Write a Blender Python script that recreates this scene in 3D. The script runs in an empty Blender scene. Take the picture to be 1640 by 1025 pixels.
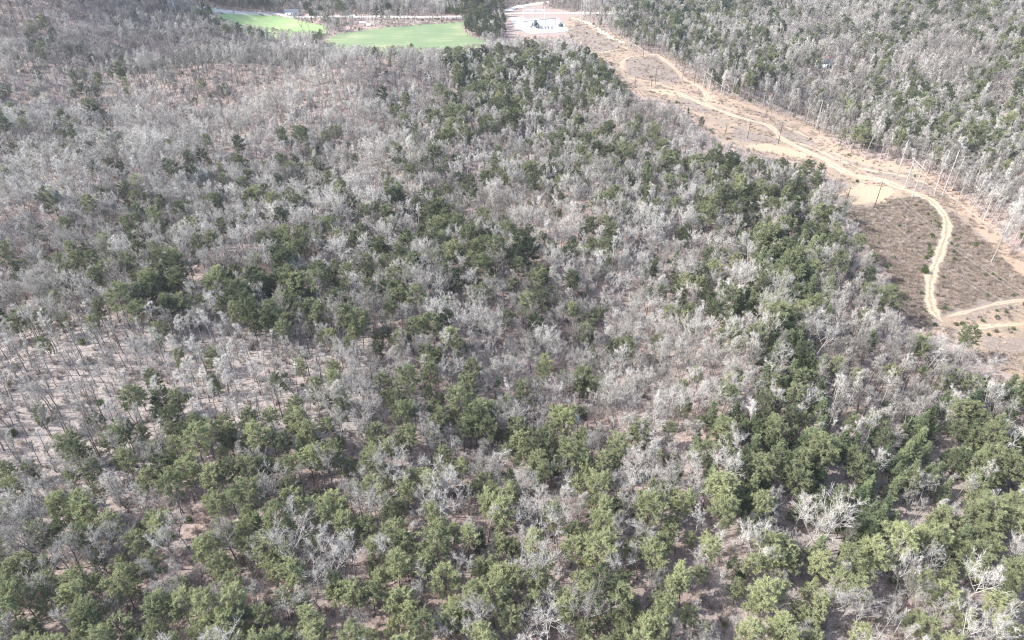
import bpy, math, random
import numpy as np
from mathutils import Vector, Matrix
R = math.radians
random.seed(7)
rng = np.random.default_rng(11)
scene = bpy.context.scene
C = scene.collection

# ------------------------------------------------------------------ camera
CAM_H = 120.0
PITCH = 34.5            # degrees below the horizon
F = 1094.0              # focal length in photo pixels (photo 1640 x 1025)
cam_d = bpy.data.cameras.new("camera")
cam = bpy.data.objects.new("camera", cam_d)
C.objects.link(cam)
cam.location = (0, 0, CAM_H)
cam.rotation_euler = (R(90 - PITCH), 0, 0)
cam_d.sensor_fit = 'HORIZONTAL'
cam_d.sensor_width = 36
cam_d.lens = 36 * F / 1640
cam_d.clip_start = 1
cam_d.clip_end = 6000
scene.camera = cam

# ------------------------------------------------------------------ sky, sun, exposure
SUN_EL, SUN_AZ = 40.0, 262.0      # azimuth clockwise from +Y: the sun stands to the left
w = bpy.data.worlds.new("World")
scene.world = w
w.use_nodes = True
nt = w.node_tree
bg = nt.nodes['Background']
sky = nt.nodes.new('ShaderNodeTexSky')
sky.sky_type = 'NISHITA'
sky.sun_disc = False
sky.sun_elevation = R(SUN_EL)
sky.sun_rotation = R(SUN_AZ)
sky.air_density = 1.0
sky.dust_density = 3.0
nt.links.new(sky.outputs[0], bg.inputs[0])
bg.inputs[1].default_value = 0.15
sd = bpy.data.lights.new("sun", 'SUN')
sd.energy = 3.25
sd.angle = R(0.5)
sd.color = (1.0, 0.98, 0.945)
sun = bpy.data.objects.new("sun", sd)
C.objects.link(sun)
az, el = R(SUN_AZ), R(SUN_EL)
to_sun = Vector((math.sin(az) * math.cos(el), math.cos(az) * math.cos(el), math.sin(el)))
sun.rotation_euler = to_sun.to_track_quat('Z', 'Y').to_euler()
sun.location = (-200, 200, 300)
scene.view_settings.view_transform = 'Standard'
scene.view_settings.look = 'None'
scene.view_settings.exposure = 1.45
scene.view_settings.gamma = 1
scene.cycles.max_bounces = 5
scene.cycles.diffuse_bounces = 3
scene.cycles.glossy_bounces = 1
scene.cycles.transmission_bounces = 2
scene.cycles.transparent_max_bounces = 4
scene.cycles.volume_bounces = 0
scene.cycles.use_denoising = True
scene.cycles.denoiser = 'OPENIMAGEDENOISE'
scene.cycles.denoising_input_passes = 'RGB_ALBEDO_NORMAL'
scene.cycles.denoising_prefilter = 'NONE'
scene.cycles.filter_width = 1.1
scene.cycles.pixel_filter_type = 'BLACKMAN_HARRIS'

# ------------------------------------------------------------------ terrain
def sstep(a, b, x):
    t = np.clip((x - a) / (b - a), 0, 1)
    return t * t * (3 - 2 * t)

def hz(x, y):
    x = np.asarray(x, float); y = np.asarray(y, float)
    z = 0 * x
    calm = 1 - 0.85 * np.exp(-((x - 120 + (y - 300) * 0.22) / 60.0) ** 2)
    calm = calm * (1 - 0.9 * sstep(430, 520, y) * sstep(-260, -140, x))
    n = 1.7 * (2.4 * np.sin(x / 31 + 1.3 + 0.6 * np.sin(y / 43)) * np.sin(y / 37 + 0.4)
         + 1.6 * np.sin(x / 17 - y / 29 + 2.0) + 1.8 * np.sin(y / 52 + x / 71))
    z = z + n * calm * sstep(60, 160, y)
    # the ridge in the top left corner
    z = z + 55 * np.exp(-(np.maximum(x + 320, 0) / 62) ** 2 - ((y - 545) / 85) ** 2)
    z = z + 17 * np.exp(-((x + 160) / 120) ** 2 - ((y - 422) / 32) ** 2) - 9 * np.exp(-((x + 160) / 110) ** 2 - ((y - 470) / 22) ** 2)
    z = z - 8 * np.exp(-((x + 260) / 170) ** 2 - ((y - 385 - (x + 260) * .12) / 24) ** 2)
    # higher wood behind the corridor, valley floor with the road
    z = z + 9 * sstep(230, 420, x) * sstep(250, 420, y)
    z = z - 5 * sstep(440, 540, y) * sstep(-330, -200, x) * (1 - sstep(120, 260, x))
    z = z + 25 * sstep(900, 1500, y)
    return z

cp, sp = math.cos(R(PITCH)), math.sin(R(PITCH))
def ray(px, py):
    dx = (px - 820) / F; dy = -(py - 512.5) / F
    return np.array([dx, cp + dy * sp, -sp + dy * cp])
def P(px, py, h=0.0):
    """ground point (or the point h above the ground) that stands at this place of the photo"""
    d = ray(px, py)
    t = 60.0
    for _ in range(4000):
        g = float(hz(d[0] * t, d[1] * t)) + h
        dz = CAM_H + d[2] * t - g
        if dz <= 0.02: break
        t += max(dz * 0.8, 0.05)
        if t > 3000: break
    return Vector((d[0] * t, d[1] * t, CAM_H + d[2] * t - h))
def proj(x, y, z):
    v = np.asarray(z) - CAM_H
    depth = y * cp - v * sp
    up = y * sp + v * cp
    depth = np.maximum(depth, 1.0)
    return 820 + F * x / depth, 512.5 - F * up / depth, depth

def in_poly(px, py, poly):
    px = np.asarray(px, float); py = np.asarray(py, float)
    ins = np.zeros(px.shape, bool)
    n = len(poly)
    for i in range(n):
        x0, y0 = poly[i]; x1, y1 = poly[(i + 1) % n]
        if y0 == y1: continue
        c = ((y0 > py) != (y1 > py)) & (px < (x1 - x0) * (py - y0) / (y1 - y0) + x0)
        ins ^= c
    return ins
def seg_dist(x, y, pts, closed=False):
    d = np.full(np.shape(x), 1e9)
    m = len(pts)
    for i in range(m if closed else m - 1):
        ax, ay = pts[i][0], pts[i][1]; bx, by = pts[(i + 1) % m][0], pts[(i + 1) % m][1]
        L = (bx - ax) ** 2 + (by - ay) ** 2 + 1e-9
        t = np.clip(((x - ax) * (bx - ax) + (y - ay) * (by - ay)) / L, 0, 1)
        d = np.minimum(d, np.hypot(x - ax - t * (bx - ax), y - ay - t * (by - ay)))
    return d
def sdf(x, y, pts):
    d = seg_dist(x, y, pts, True)
    return np.where(in_poly(x, y, [(p[0], p[1]) for p in pts]), d, -d)

# ------------------------------------------------------------------ places traced from the photo (photo pixels)
CORRIDOR = [(905,50),(935,70),(958,88),(985,108),(992,132),(1030,152),(1078,163),(1110,182),(1128,205),(1160,222),(1200,240),
            (1262,252),(1315,272),(1350,292),(1352,318),(1362,345),(1382,372),(1402,412),(1425,440),(1432,470),(1440,500),(1478,528),(1515,530),
            (1548,548),(1572,566),(1600,585),(1645,606),(1645,412),(1611,405),(1590,374),(1570,347),(1538,319),(1520,305),(1497,286),(1476,274),
            (1435,264),(1393,257),(1362,247),(1340,236),(1320,220),(1281,194),(1233,176),(1184,161),(1142,150),(1112,130),(1088,110),
            (1068,95),(1050,84),(1015,82),(1004,66),(960,44),(925,27),(915,26)]
YARD = [(818,33),(838,31),(893,30),(912,49),(900,52),(850,55),(826,46)]
FIELD_BIG = [(518,66),(540,55),(580,49),(620,44),(680,39),(742,35),(741,44),(745,52),(760,60),(788,66),(800,74),(600,92),(520,90)]
FIELD_SMALL = [(345,24),(362,20),(400,22),(440,25),(470,29),(500,38),(522,42),(524,54),(500,56),(470,60),(400,60),(350,40)]
ROAD = [(270,7),(300,12),(350,17),(430,22),(480,28),(560,27),(620,27),(700,27.5),(760,26),(815,22),(870,21),(930,21),(985,22),(1050,20)]
VIEW_KEEP = [CORRIDOR,
             [(818,16),(838,14),(893,14),(935,27),(925,50),(908,58),(850,60),(800,58)],
             [(522,64),(540,54),(620,45),(742,36),(741,44),(745,52),(760,60),(788,68),(740,74),(660,76),(600,74),(550,72)],
             [(347,26),(362,21),(440,26),(470,30),(515,41),(520,50),(450,48),(380,38)],
             [(305,11),(350,15.5),(430,20.5),(560,25.5),(740,26),(815,20.5),(985,20),(985,24),(815,24.5),(740,30),(560,30),(430,25),(350,20),(305,15)],
             [(572,34),(600,34),(600,45),(572,45)],
             [(1302,102),(1334,102),(1334,108),(1302,108)],
             [(800,17),(840,6),(870,4),(870,16),(815,22)],
             [(990,74),(1004,66),(1012,80),(995,84)]]
TRACK_MAIN = [(1033,144),(1077,146),(1106,158),(1130,168),(1160,180),(1194,191),(1228,200),(1242,210),(1252,222),(1277,235),(1306,249),
              (1321,255),(1341,268),(1366,280),(1393,286),(1416,290),(1441,300),(1466,310),(1485,318),(1499,329),(1511,343),(1516,360),
              (1514,378),(1504,408),(1494,434),(1489,455),(1490,483),(1496,500),(1510,516)]
TRACK_TOP = [(998,111),(996,104),(999,97),(1011,91),(1030,89),(1052,87),(1062,94),(1072,102),(1086,115),(1096,127),(1111,134),(1128,146),(1133,160)]
TRACK_LINK = [(994,124),(1025,128),(1057,135),(1086,145)]
TRACK_EAST = [(1538,531),(1555,526),(1579,523),(1610,520.5),(1660,518)]
TRACK_FAINT = [(1515,508),(1557,497),(1600,486),(1660,477)]
TRACK_YARD = [(915,28),(940,36),(960,48),(978,60),(1000,69)]
TRACK_SAND = [(955,87),(975,82),(1000,78),(1006,74)]
EDGE_STRIP = [(1142,155),(1184,167),(1233,181),(1281,199),(1320,225),(1340,241),(1362,251),(1393,261),(1435,268),(1476,278),(1497,290),
              (1520,309),(1538,323),(1570,350),(1590,377),(1611,408),(1645,440)]
W = lambda poly: [P(a, b) for a, b in poly]
CORR_W = W(CORRIDOR)
# under the near-side treetops the cleared ground runs on a little
# ------------------------------------------------------------------ pine cover read off the photo, one digit per 40 px cell
PINE = """
00000000333333030077100024554332112233343
03200000000010020022100002444232122330013
00022000000000000066554420112454521210035
21132000100000020054433441002210022341222
20110000000100023445622100001001012454352
20231000000302004432024442000000003224353
10012013443312001223322254555435100001111
00002423430332031231223235344544630000000
02352323532232145521111124444566430000000
02343445232652223566531560112357655430000
23344654556711466455432521333169821100000
12331456356874343233554311247269811100000
21134543366642256423421211122546711100000
03021040011134544600011041110367511103460
00000001100323463641033050004035711111256
00000500203103337756322300011357511110345
13012356776765568667634224257647411147678
04245677987877667556667324317678986488988
13566535878767776464676424324689986698666
22452454344643356756642356652686899732566
45464356778776566434424467543342257652234
56556676478764678866677555324476447898765
66667743678743567867677544745643765335765
77778754778777786777767775647342664125544
75787677778765588776556788544556651124555
75787677778765588776556788544556651124555
""".split()
PINE = np.array([[float(c) for c in (r + "0" * 41)[:41]] for r in PINE]) / 9.0
def pine_cover(px, py):
    gx = np.clip(np.asarray(px) / 40 - 0.5, 0, 39.999); gy = np.clip(np.asarray(py) / 40 - 0.5, 0, 24.999)
    i = gx.astype(int); j = gy.astype(int); fx = gx - i; fy = gy - j
    return ((PINE[j, i] * (1 - fx) + PINE[j, i + 1] * fx) * (1 - fy) + (PINE[j + 1, i] * (1 - fx) + PINE[j + 1, i + 1] * fx) * fy)

# ------------------------------------------------------------------ material helpers
def mat(name):
    m = bpy.data.materials.new(name); m.use_nodes = True
    n = m.node_tree.nodes; b = n['Principled BSDF']
    b.inputs['Roughness'].default_value = 0.9
    b.inputs['Specular IOR Level'].default_value = 0.15
    return m, n, m.node_tree.links, b
def plain(name, col, rough=0.8, metal=0.0, var=0.25, scale=1.5):
    m, n, l, b = mat(name)
    g = n.new('ShaderNodeNewGeometry')
    t = n.new('ShaderNodeTexNoise'); t.inputs['Scale'].default_value = scale; t.inputs['Detail'].default_value = 5
    l.new(g.outputs['Position'], t.inputs['Vector'])
    r = n.new('ShaderNodeValToRGB')
    r.color_ramp.elements[0].position = 0.3; r.color_ramp.elements[1].position = 0.7
    r.color_ramp.elements[0].color = [c * (1 - var) for c in col] + [1]
    r.color_ramp.elements[1].color = [min(1, c * (1 + var)) for c in col] + [1]
    l.new(t.outputs['Fac'], r.inputs[0]); l.new(r.outputs[0], b.inputs['Base Color'])
    b.inputs['Roughness'].default_value = rough; b.inputs['Metallic'].default_value = metal
    return m
def tinted(name, dark, light, var_attr=None, spread=0.5, transl=0.0):
    """colour between two greens or greys: the tint set per tree, plus clump variation"""
    m, n, l, b = mat(name)
    a = n.new('ShaderNodeAttribute'); a.attribute_type = 'INSTANCER'; a.attribute_name = 'tint'
    fac = a.outputs['Fac']
    if var_attr:
        v = n.new('ShaderNodeAttribute'); v.attribute_type = 'GEOMETRY'; v.attribute_name = var_attr
        s = n.new('ShaderNodeMath'); s.operation = 'MULTIPLY_ADD'; s.inputs[1].default_value = spread; s.inputs[2].default_value = -spread / 2
        l.new(v.outputs['Fac'], s.inputs[0])
        ad = n.new('ShaderNodeMath'); ad.operation = 'ADD'; ad.use_clamp = True
        l.new(fac, ad.inputs[0]); l.new(s.outputs[0], ad.inputs[1]); fac = ad.outputs[0]
    r = n.new('ShaderNodeValToRGB')
    r.color_ramp.elements[0].color = (*dark, 1); r.color_ramp.elements[1].color = (*light, 1)
    l.new(fac, r.inputs[0]); l.new(r.outputs[0], b.inputs['Base Color'])
    if transl:
        tr = n.new('ShaderNodeBsdfTranslucent'); mx = n.new('ShaderNodeMixShader'); mx.inputs[0].default_value = transl
        l.new(r.outputs[0], tr.inputs[0]); l.new(b.outputs[0], mx.inputs[1]); l.new(tr.outputs[0], mx.inputs[2])
        l.new(mx.outputs[0], n['Material Output'].inputs[0])
    return m

M = {}
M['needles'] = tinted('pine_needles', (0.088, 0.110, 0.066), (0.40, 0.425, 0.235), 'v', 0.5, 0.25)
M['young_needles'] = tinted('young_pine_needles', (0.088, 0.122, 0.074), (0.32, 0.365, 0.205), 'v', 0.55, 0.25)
M['pine_bark'] = plain('pine_bark', (0.13, 0.10, 0.085), 0.95, 0, 0.3, 2)
M['bark'] = tinted('grey_bark', (0.10, 0.09, 0.08), (0.43, 0.41, 0.38))
M['twigs'] = tinted('bare_twigs', (0.17, 0.157, 0.142), (0.60, 0.58, 0.545), 'v', 0.5)
M['brush'] = tinted('brush_stems', (0.16, 0.125, 0.11), (0.50, 0.42, 0.37), 'v', 0.5)
M['leafy'] = tinted('evergreen_leaves', (0.04, 0.07, 0.025), (0.17, 0.22, 0.07), 'v', 0.6, 0.2)
M['red_leaf'] = plain('rust_leaves', (0.45, 0.14, 0.09), 0.9)
M['drygrass'] = tinted('dry_grass_blades', (0.15, 0.12, 0.10), (0.50, 0.415, 0.335), 'v', 0.6)
M['log'] = plain('weathered_log', (0.50, 0.46, 0.42), 0.9, 0, 0.25, 3)
M['wood_pole'] = plain('creosote_pole', (0.055, 0.042, 0.035), 0.9, 0, 0.3, 2)
M['pale_pole'] = plain('weathered_pale_pole', (0.40, 0.385, 0.36), 0.8, 0, 0.15, 2)
M['steel'] = plain('galvanised_steel', (0.62, 0.63, 0.64), 0.5, 0.2, 0.12, 2)
M['cable'] = plain('aluminium_conductor', (0.38, 0.375, 0.37), 0.6, 0.0, 0.05, 1)
M['porcelain'] = plain('insulator_porcelain', (0.35, 0.33, 0.32), 0.3)
M['equip'] = plain('equipment_paint', (0.10, 0.12, 0.12), 0.5, 0, 0.2, 1)
M['concrete'] = plain('concrete', (0.55, 0.54, 0.52), 0.9)
M['white_wall'] = plain('white_siding', (0.75, 0.74, 0.72), 0.7, 0, 0.08, 2)
M['brick'] = plain('red_brick_wall', (0.36, 0.13, 0.10), 0.9, 0, 0.2, 3)
M['roof'] = plain('pale_roof', (0.50, 0.49, 0.47), 0.7, 0, 0.12, 1)
M['dark_roof'] = plain('blue_grey_roof', (0.12, 0.14, 0.19), 0.8, 0, 0.2, 1)
M['glass'] = plain('window_glass', (0.05, 0.06, 0.07), 0.15)

# ------------------------------------------------------------------ mesh helpers (numpy)
class MB:
    def __init__(s): s.v = []; s.f3 = []; s.f4 = []; s.n = 0; s.a = []
    def add(s, verts, tris=None, quads=None, val=None):
        verts = np.asarray(verts, float).reshape(-1, 3)
        if tris is not None: s.f3.append(np.asarray(tris, int).reshape(-1, 3) + s.n)
        if quads is not None: s.f4.append(np.asarray(quads, int).reshape(-1, 4) + s.n)
        s.v.append(verts); s.n += len(verts)
        s.a.append(np.full(len(verts), 0.5) if val is None else np.broadcast_to(val, (len(verts),)).astype(float))
    def tubes(s, p0, p1, r0, r1, n=5, val=None):
        p0 = np.asarray(p0, float).reshape(-1, 3); p1 = np.asarray(p1, float).reshape(-1, 3); N = len(p0)
        if N == 0: return
        r0 = np.broadcast_to(r0, (N,)).astype(float); r1 = np.broadcast_to(r1, (N,)).astype(float)
        d = p1 - p0; d /= np.linalg.norm(d, axis=1, keepdims=True) + 1e-9
        up = np.where(np.abs(d[:, 2:3]) > 0.9, [[1., 0, 0]], [[0, 0, 1.]])
        u = np.cross(d, up); u /= np.linalg.norm(u, axis=1, keepdims=True); v = np.cross(d, u)
        ang = np.arange(n) * 2 * math.pi / n
        c, sn = np.cos(ang), np.sin(ang)
        ring = u[:, None, :] * c[None, :, None] + v[:, None, :] * sn[None, :, None]
        if np.all(r1 <= 0):
            verts = np.concatenate([p0[:, None] + ring * r0[:, None, None], p1[:, None]], axis=1)
            k = n + 1; b = (np.arange(N) * k)[:, None, None]
            i = np.arange(n)
            t = np.stack([i, (i + 1) % n, np.full(n, n)], 1)[None] + b
            vv = None if val is None else np.repeat(val, k)
            s.add(verts, tris=t, val=vv)
        else:
            verts = np.concatenate([p0[:, None] + ring * r0[:, None, None], p1[:, None] + ring * r1[:, None, None]], axis=1)
            k = 2 * n; b = (np.arange(N) * k)[:, None, None]
            i = np.arange(n)
            q = np.stack([i, (i + 1) % n, n + (i + 1) % n, n + i], 1)[None] + b
            vv = None if val is None else np.repeat(val, k)
            s.add(verts, quads=q, val=vv)
    def blades(s, p, tip, side, val=None):
        """one thin tapering leaf per row: base p, half-width vector side, end tip"""
        N = len(p)
        verts = np.stack([p - side, p + side, tip], axis=1)
        t = (np.arange(N) * 3)[:, None] + np.arange(3)[None]
        s.add(verts, tris=t, val=None if val is None else np.repeat(val, 3))
    def box(s, c, size, rz=0.0, val=None):
        sx, sy, sz = [q / 2 for q in size]
        v = np.array([(x, y, z) for x in (-sx, sx) for y in (-sy, sy) for z in (-sz, sz)])
        ca, sa = math.cos(rz), math.sin(rz)
        v = np.stack([v[:, 0] * ca - v[:, 1] * sa, v[:, 0] * sa + v[:, 1] * ca, v[:, 2]], 1) + np.array(c)
        s.add(v, quads=[(0,1,3,2),(4,6,7,5),(0,4,5,1),(2,3,7,6),(0,2,6,4),(1,5,7,3)], val=val)
    def mesh(s, name, material, smooth=False):
        v = np.concatenate(s.v); a = np.concatenate(s.a)
        f3 = np.concatenate(s.f3) if s.f3 else np.zeros((0, 3), int)
        f4 = np.concatenate(s.f4) if s.f4 else np.zeros((0, 4), int)
        me = bpy.data.meshes.new(name)
        me.vertices.add(len(v)); me.vertices.foreach_set('co', v.astype(np.float32).ravel())
        me.loops.add(f3.size + f4.size)
        me.loops.foreach_set('vertex_index', np.concatenate([f3.ravel(), f4.ravel()]).astype(np.int32))
        me.polygons.add(len(f3) + len(f4))
        st = np.concatenate([np.arange(len(f3)) * 3, f3.size + np.arange(len(f4)) * 4]).astype(np.int32)
        me.polygons.foreach_set('loop_start', st)
        at = me.attributes.new('v', 'FLOAT', 'POINT'); at.data.foreach_set('value', a.astype(np.float32))
        me.update(calc_edges=True); me.validate()
        if smooth: me.polygons.foreach_set('use_smooth', [True] * len(me.polygons))
        if material: me.materials.append(material)
        return me
def link(name, data, parent=None, loc=None):
    o = bpy.data.objects.new(name, data); C.objects.link(o)
    if parent is not None: o.parent = parent
    if loc is not None: o.location = loc
    return o
def thing(name, label, cat, loc=(0, 0, 0), rz=0, group=None):
    o = link(name, None, None, loc); o.rotation_euler = (0, 0, rz); o.empty_display_size = 0.5
    tag(o, label, cat, group); return o
def tag(o, label=None, cat=None, group=None, kind=None):
    if label: o['label'] = label
    if cat: o['category'] = cat
    if group: o['group'] = group
    if kind: o['kind'] = kind
    return o
def unit(a): return a / (np.linalg.norm(a, axis=-1, keepdims=True) + 1e-9)

# ------------------------------------------------------------------ ground
def build_ground():
    ys = 25 * (1600 / 25) ** (np.linspace(0, 1, 620))
    u = np.linspace(-1, 1, 520)
    Y, U = np.meshgrid(ys, u, indexing='ij')
    X = U * (1.05 * Y + 60)
    Z = hz(X, Y)
    x, y = X.ravel(), Y.ravel()
    n0, n1 = X.shape
    px, py, _ = proj(x, y, Z.ravel())
    idx = np.arange(n0 * n1).reshape(n0, n1)
    q = np.stack([idx[:-1, :-1], idx[:-1, 1:], idx[1:, 1:], idx[1:, :-1]], -1).reshape(-1, 4)
    mb = MB(); mb.add(np.stack([x, y, Z.ravel()], 1), quads=q)
    m, n, l, b = mat('ground_soil')
    me = mb.mesh('ground', m, True)
    def put(name, val):
        a = me.attributes.new(name, 'FLOAT', 'POINT'); a.data.foreach_set('value', np.clip(val, 0, 1).astype(np.float32))
    d = sdf(x, y, CORR_W)
    put('clear', sstep(-7, 3, d))
    # tan upper part, brown brushy lower part
    brown = W([(1345,345),(1400,330),(1440,318),(1470,316),(1500,330),(1530,345),(1575,385),(1645,450),(1645,475),(1560,495),(1500,505),(1470,540),(1420,500),(1380,400)])
    brown2 = W([(1000,96),(1050,90),(1070,105),(1100,130),(1060,132),(1005,120)])
    brown3 = W([(925,35),(985,66),(990,80),(960,86),(925,60),(905,55)])
    streak = np.zeros_like(x)
    for poly in ([(1160,182),(1230,206),(1262,224),(1302,247),(1296,228),(1250,206),(1200,190)], [(1308,244),(1400,280),(1478,306),(1462,288),(1385,266),(1335,247)],
                 [(1105,146),(1160,164),(1232,188),(1240,182),(1180,164),(1120,144)], [(1180,205),(1240,222),(1250,230),(1200,228),(1170,218)], [(1240,200),(1300,215),(1330,238),(1290,226),(1262,215)],
                 [(1440,270),(1500,296),(1530,322),(1500,318),(1470,298)], [(1080,150),(1110,162),(1150,182),(1120,180),(1090,165)], [(1570,540),(1640,545),(1640,590),(1600,580)]):
        streak = np.maximum(streak, .75 * sstep(-4, 1.5, sdf(x, y, W(poly))))
    put('brown', np.maximum(streak, np.maximum(np.maximum(sstep(-8, 5, sdf(x, y, brown)), 0.7 * sstep(-6, 4, sdf(x, y, brown2))), 0.7 * sstep(-6, 4, sdf(x, y, brown3)))))
    sand = np.zeros_like(x)
    for poly, k in (([(1335,308),(1372,300),(1418,297),(1432,308),(1410,322),(1372,326),(1345,328)], 1.0),
                    ([(1195,233),(1230,230),(1262,238),(1295,247),(1285,253),(1250,246),(1210,240)], 1.0),
                    ([(1035,143),(1090,146),(1110,160),(1085,154),(1050,152)], .8),
                    ([(1128,146),(1145,152),(1150,166),(1132,166)], .7)):
        sand = np.maximum(sand, k * sstep(-3, 2, sdf(x, y, W(poly))))
    put('sand', sand)
    strip = [P(a, b_) for a, b_ in EDGE_STRIP]
    put('strip', 1 - sstep(1.5, 5.5, seg_dist(x, y, strip)))
    # bright leaf litter under the open wood at the left
    lit = np.maximum(sstep(-25, 5, sdf(x, y, W([(-60,560),(100,545),(300,560),(520,545),(600,640),(420,680),(250,690),(100,800),(-80,860)]))),
                     0.55 * sstep(-20, 5, sdf(x, y, W([(1200,780),(1400,700),(1700,560),(1750,1020),(1150,1060)]))))
    put('litter', lit)
    g = n.new('ShaderNodeNewGeometry')
    def noise(sc, det=6, rough=0.6):
        t = n.new('ShaderNodeTexNoise'); t.inputs['Scale'].default_value = sc; t.inputs['Detail'].default_value = det
        t.inputs['Roughness'].default_value = rough; l.new(g.outputs['Position'], t.inputs['Vector']); return t.outputs['Fac']
    def ramp(fac, stops):
        r = n.new('ShaderNodeValToRGB'); e = r.color_ramp.elements
        e[0].position, e[0].color = stops[0][0], (*stops[0][1], 1); e[1].position, e[1].color = stops[-1][0], (*stops[-1][1], 1)
        for p_, c_ in stops[1:-1]: k = e.new(p_); k.color = (*c_, 1)
        l.new(fac, r.inputs[0]); return r.outputs[0]
    def mix(f, a_, b_):
        k = n.new('ShaderNodeMix'); k.data_type = 'RGBA'; l.new(f, k.inputs[0]); l.new(a_, k.inputs[6]); l.new(b_, k.inputs[7]); return k.outputs[2]
    def masked(name, sc, amt=0.5):
        a_ = n.new('ShaderNodeAttribute'); a_.attribute_name = name
        t = noise(sc, 8, 0.7)
        ma = n.new('ShaderNodeMath'); ma.operation = 'MULTIPLY_ADD'; ma.inputs[1].default_value = amt * 2; ma.inputs[2].default_value = -amt
        l.new(t, ma.inputs[0])
        ad = n.new('ShaderNodeMath'); ad.operation = 'ADD'; l.new(a_.outputs['Fac'], ad.inputs[0]); l.new(ma.outputs[0], ad.inputs[1])
        mr = n.new('ShaderNodeMapRange'); mr.interpolation_type = 'SMOOTHSTEP'; mr.inputs[1].default_value = 0.35; mr.inputs[2].default_value = 0.65
        l.new(ad.outputs[0], mr.inputs[0])
        mu = n.new('ShaderNodeMath'); mu.operation = 'MULTIPLY'; mu.use_clamp = True
        m2 = n.new('ShaderNodeMath'); m2.operation = 'MULTIPLY'; m2.inputs[1].default_value = 20; m2.use_clamp = True
        l.new(a_.outputs['Fac'], m2.inputs[0]); l.new(mr.outputs[0], mu.inputs[0]); l.new(m2.outputs[0], mu.inputs[1])
        return mu.outputs[0]
    fine = noise(1.3, 10, 0.75); mid = noise(0.12, 6, 0.65); big = noise(0.03, 4)
    floor_a = ramp(fine, [(0.3, (0.17, 0.13, 0.115)), (0.5, (0.29, 0.235, 0.21)), (0.7, (0.43, 0.36, 0.33))])
    floor_b = ramp(fine, [(0.3, (0.20, 0.145, 0.125)), (0.5, (0.31, 0.23, 0.20)), (0.7, (0.43, 0.335, 0.295))])
    base = mix(ramp(mid, [(0.45, (0, 0, 0)), (0.65, (1, 1, 1))]), floor_a, floor_b)
    litter = ramp(fine, [(0.28, (0.16, 0.135, 0.125)), (0.5, (0.30, 0.26, 0.24)), (0.72, (0.44, 0.395, 0.365))])
    base = mix(masked('litter', 0.06, 0.6), base, litter)
    tan_ = ramp(fine, [(0.25, (0.19, 0.14, 0.105)), (0.5, (0.325, 0.245, 0.18)), (0.75, (0.44, 0.345, 0.26))])
    tan2 = ramp(fine, [(0.3, (0.17, 0.135, 0.11)), (0.6, (0.28, 0.23, 0.18)), (0.75, (0.38, 0.32, 0.25))])
    tan_ = mix(ramp(mid, [(0.42, (0, 0, 0)), (0.6, (1, 1, 1))]), tan_, tan2)
    brown_c = ramp(fine, [(0.25, (0.13, 0.105, 0.09)), (0.5, (0.225, 0.185, 0.16)), (0.75, (0.35, 0.295, 0.255))])
    tan_ = mix(masked('brown', 0.09, 0.55), tan_, brown_c)
    base = mix(masked('clear', 0.15, 0.35), base, tan_)
    strip_c = ramp(fine, [(0.3, (0.27, 0.195, 0.145)), (0.7, (0.41, 0.31, 0.24))])
    base = mix(masked('strip', 0.3, 0.8), base, strip_c)
    sand_c = ramp(fine, [(0.3, (0.30, 0.22, 0.15)), (0.7, (0.48, 0.37, 0.265))])
    base = mix(masked('sand', 0.25, 0.85), base, sand_c)
    l.new(base, b.inputs['Base Color'])
    bp = n.new('ShaderNodeBump'); bp.inputs['Strength'].default_value = 0.7; bp.inputs['Distance'].default_value = 0.5
    l.new(fine, bp.inputs['Height']); l.new(bp.outputs[0], b.inputs['Normal'])
    o = link('ground', me); tag(o, kind='structure')
build_ground()

def drape(name, poly_px, material, lift=0.06, cell=2.0, kind='structure', world=None):
    """a sheet laid on the terrain inside a traced outline"""
    pts = world or W(poly_px)
    xs = [p[0] for p in pts]; ys = [p[1] for p in pts]
    gx = np.arange(min(xs) - 1, max(xs) + cell, cell); gy = np.arange(min(ys) - 1, max(ys) + cell, cell)
    X, Y = np.meshgrid(gx, gy, indexing='ij')
    jx = 0.8 * np.sin(Y * 0.9) + 0.6 * np.sin(X * 1.7 + Y)
    idx = -np.ones(X.shape, int); x = X.ravel(); y = Y.ravel()
    n0, n1 = X.shape
    cx = (X[:-1, :-1] + cell / 2); cy = (Y[:-1, :-1] + cell / 2)
    ins = in_poly(cx + 0.5 * np.sin(cy), cy, [(p[0], p[1]) for p in pts])
    id_ = np.arange(n0 * n1).reshape(n0, n1)
    q = np.stack([id_[:-1, :-1], id_[1:, :-1], id_[1:, 1:], id_[:-1, 1:]], -1)[ins]
    used = np.unique(q); remap = -np.ones(n0 * n1, int); remap[used] = np.arange(len(used))
    mb = MB(); ux, uy = x[used], y[used]
    dist = np.hypot(ux, uy)
    mb.add(np.stack([ux, uy, hz(ux, uy) + lift], 1), quads=remap[q])
    o = link(name, mb.mesh(name, material, True)); tag(o, kind=kind); return o
def smooth_line(pts, step=1.0):
    p = [Vector((a[0], a[1], 0)) for a in pts]; out = []
    for i in range(len(p) - 1):
        a, b, c, d = p[max(i - 1, 0)], p[i], p[i + 1], p[min(i + 2, len(p) - 1)]
        k = max(2, int((c - b).length / step))
        for j in range(k):
            t = j / k
            out.append(0.5 * ((2 * b) + (c - a) * t + (2 * a - 5 * b + 4 * c - d) * t * t + (3 * b - a - 3 * c + d) * t ** 3))
    out.append(p[-1]); return out
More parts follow.
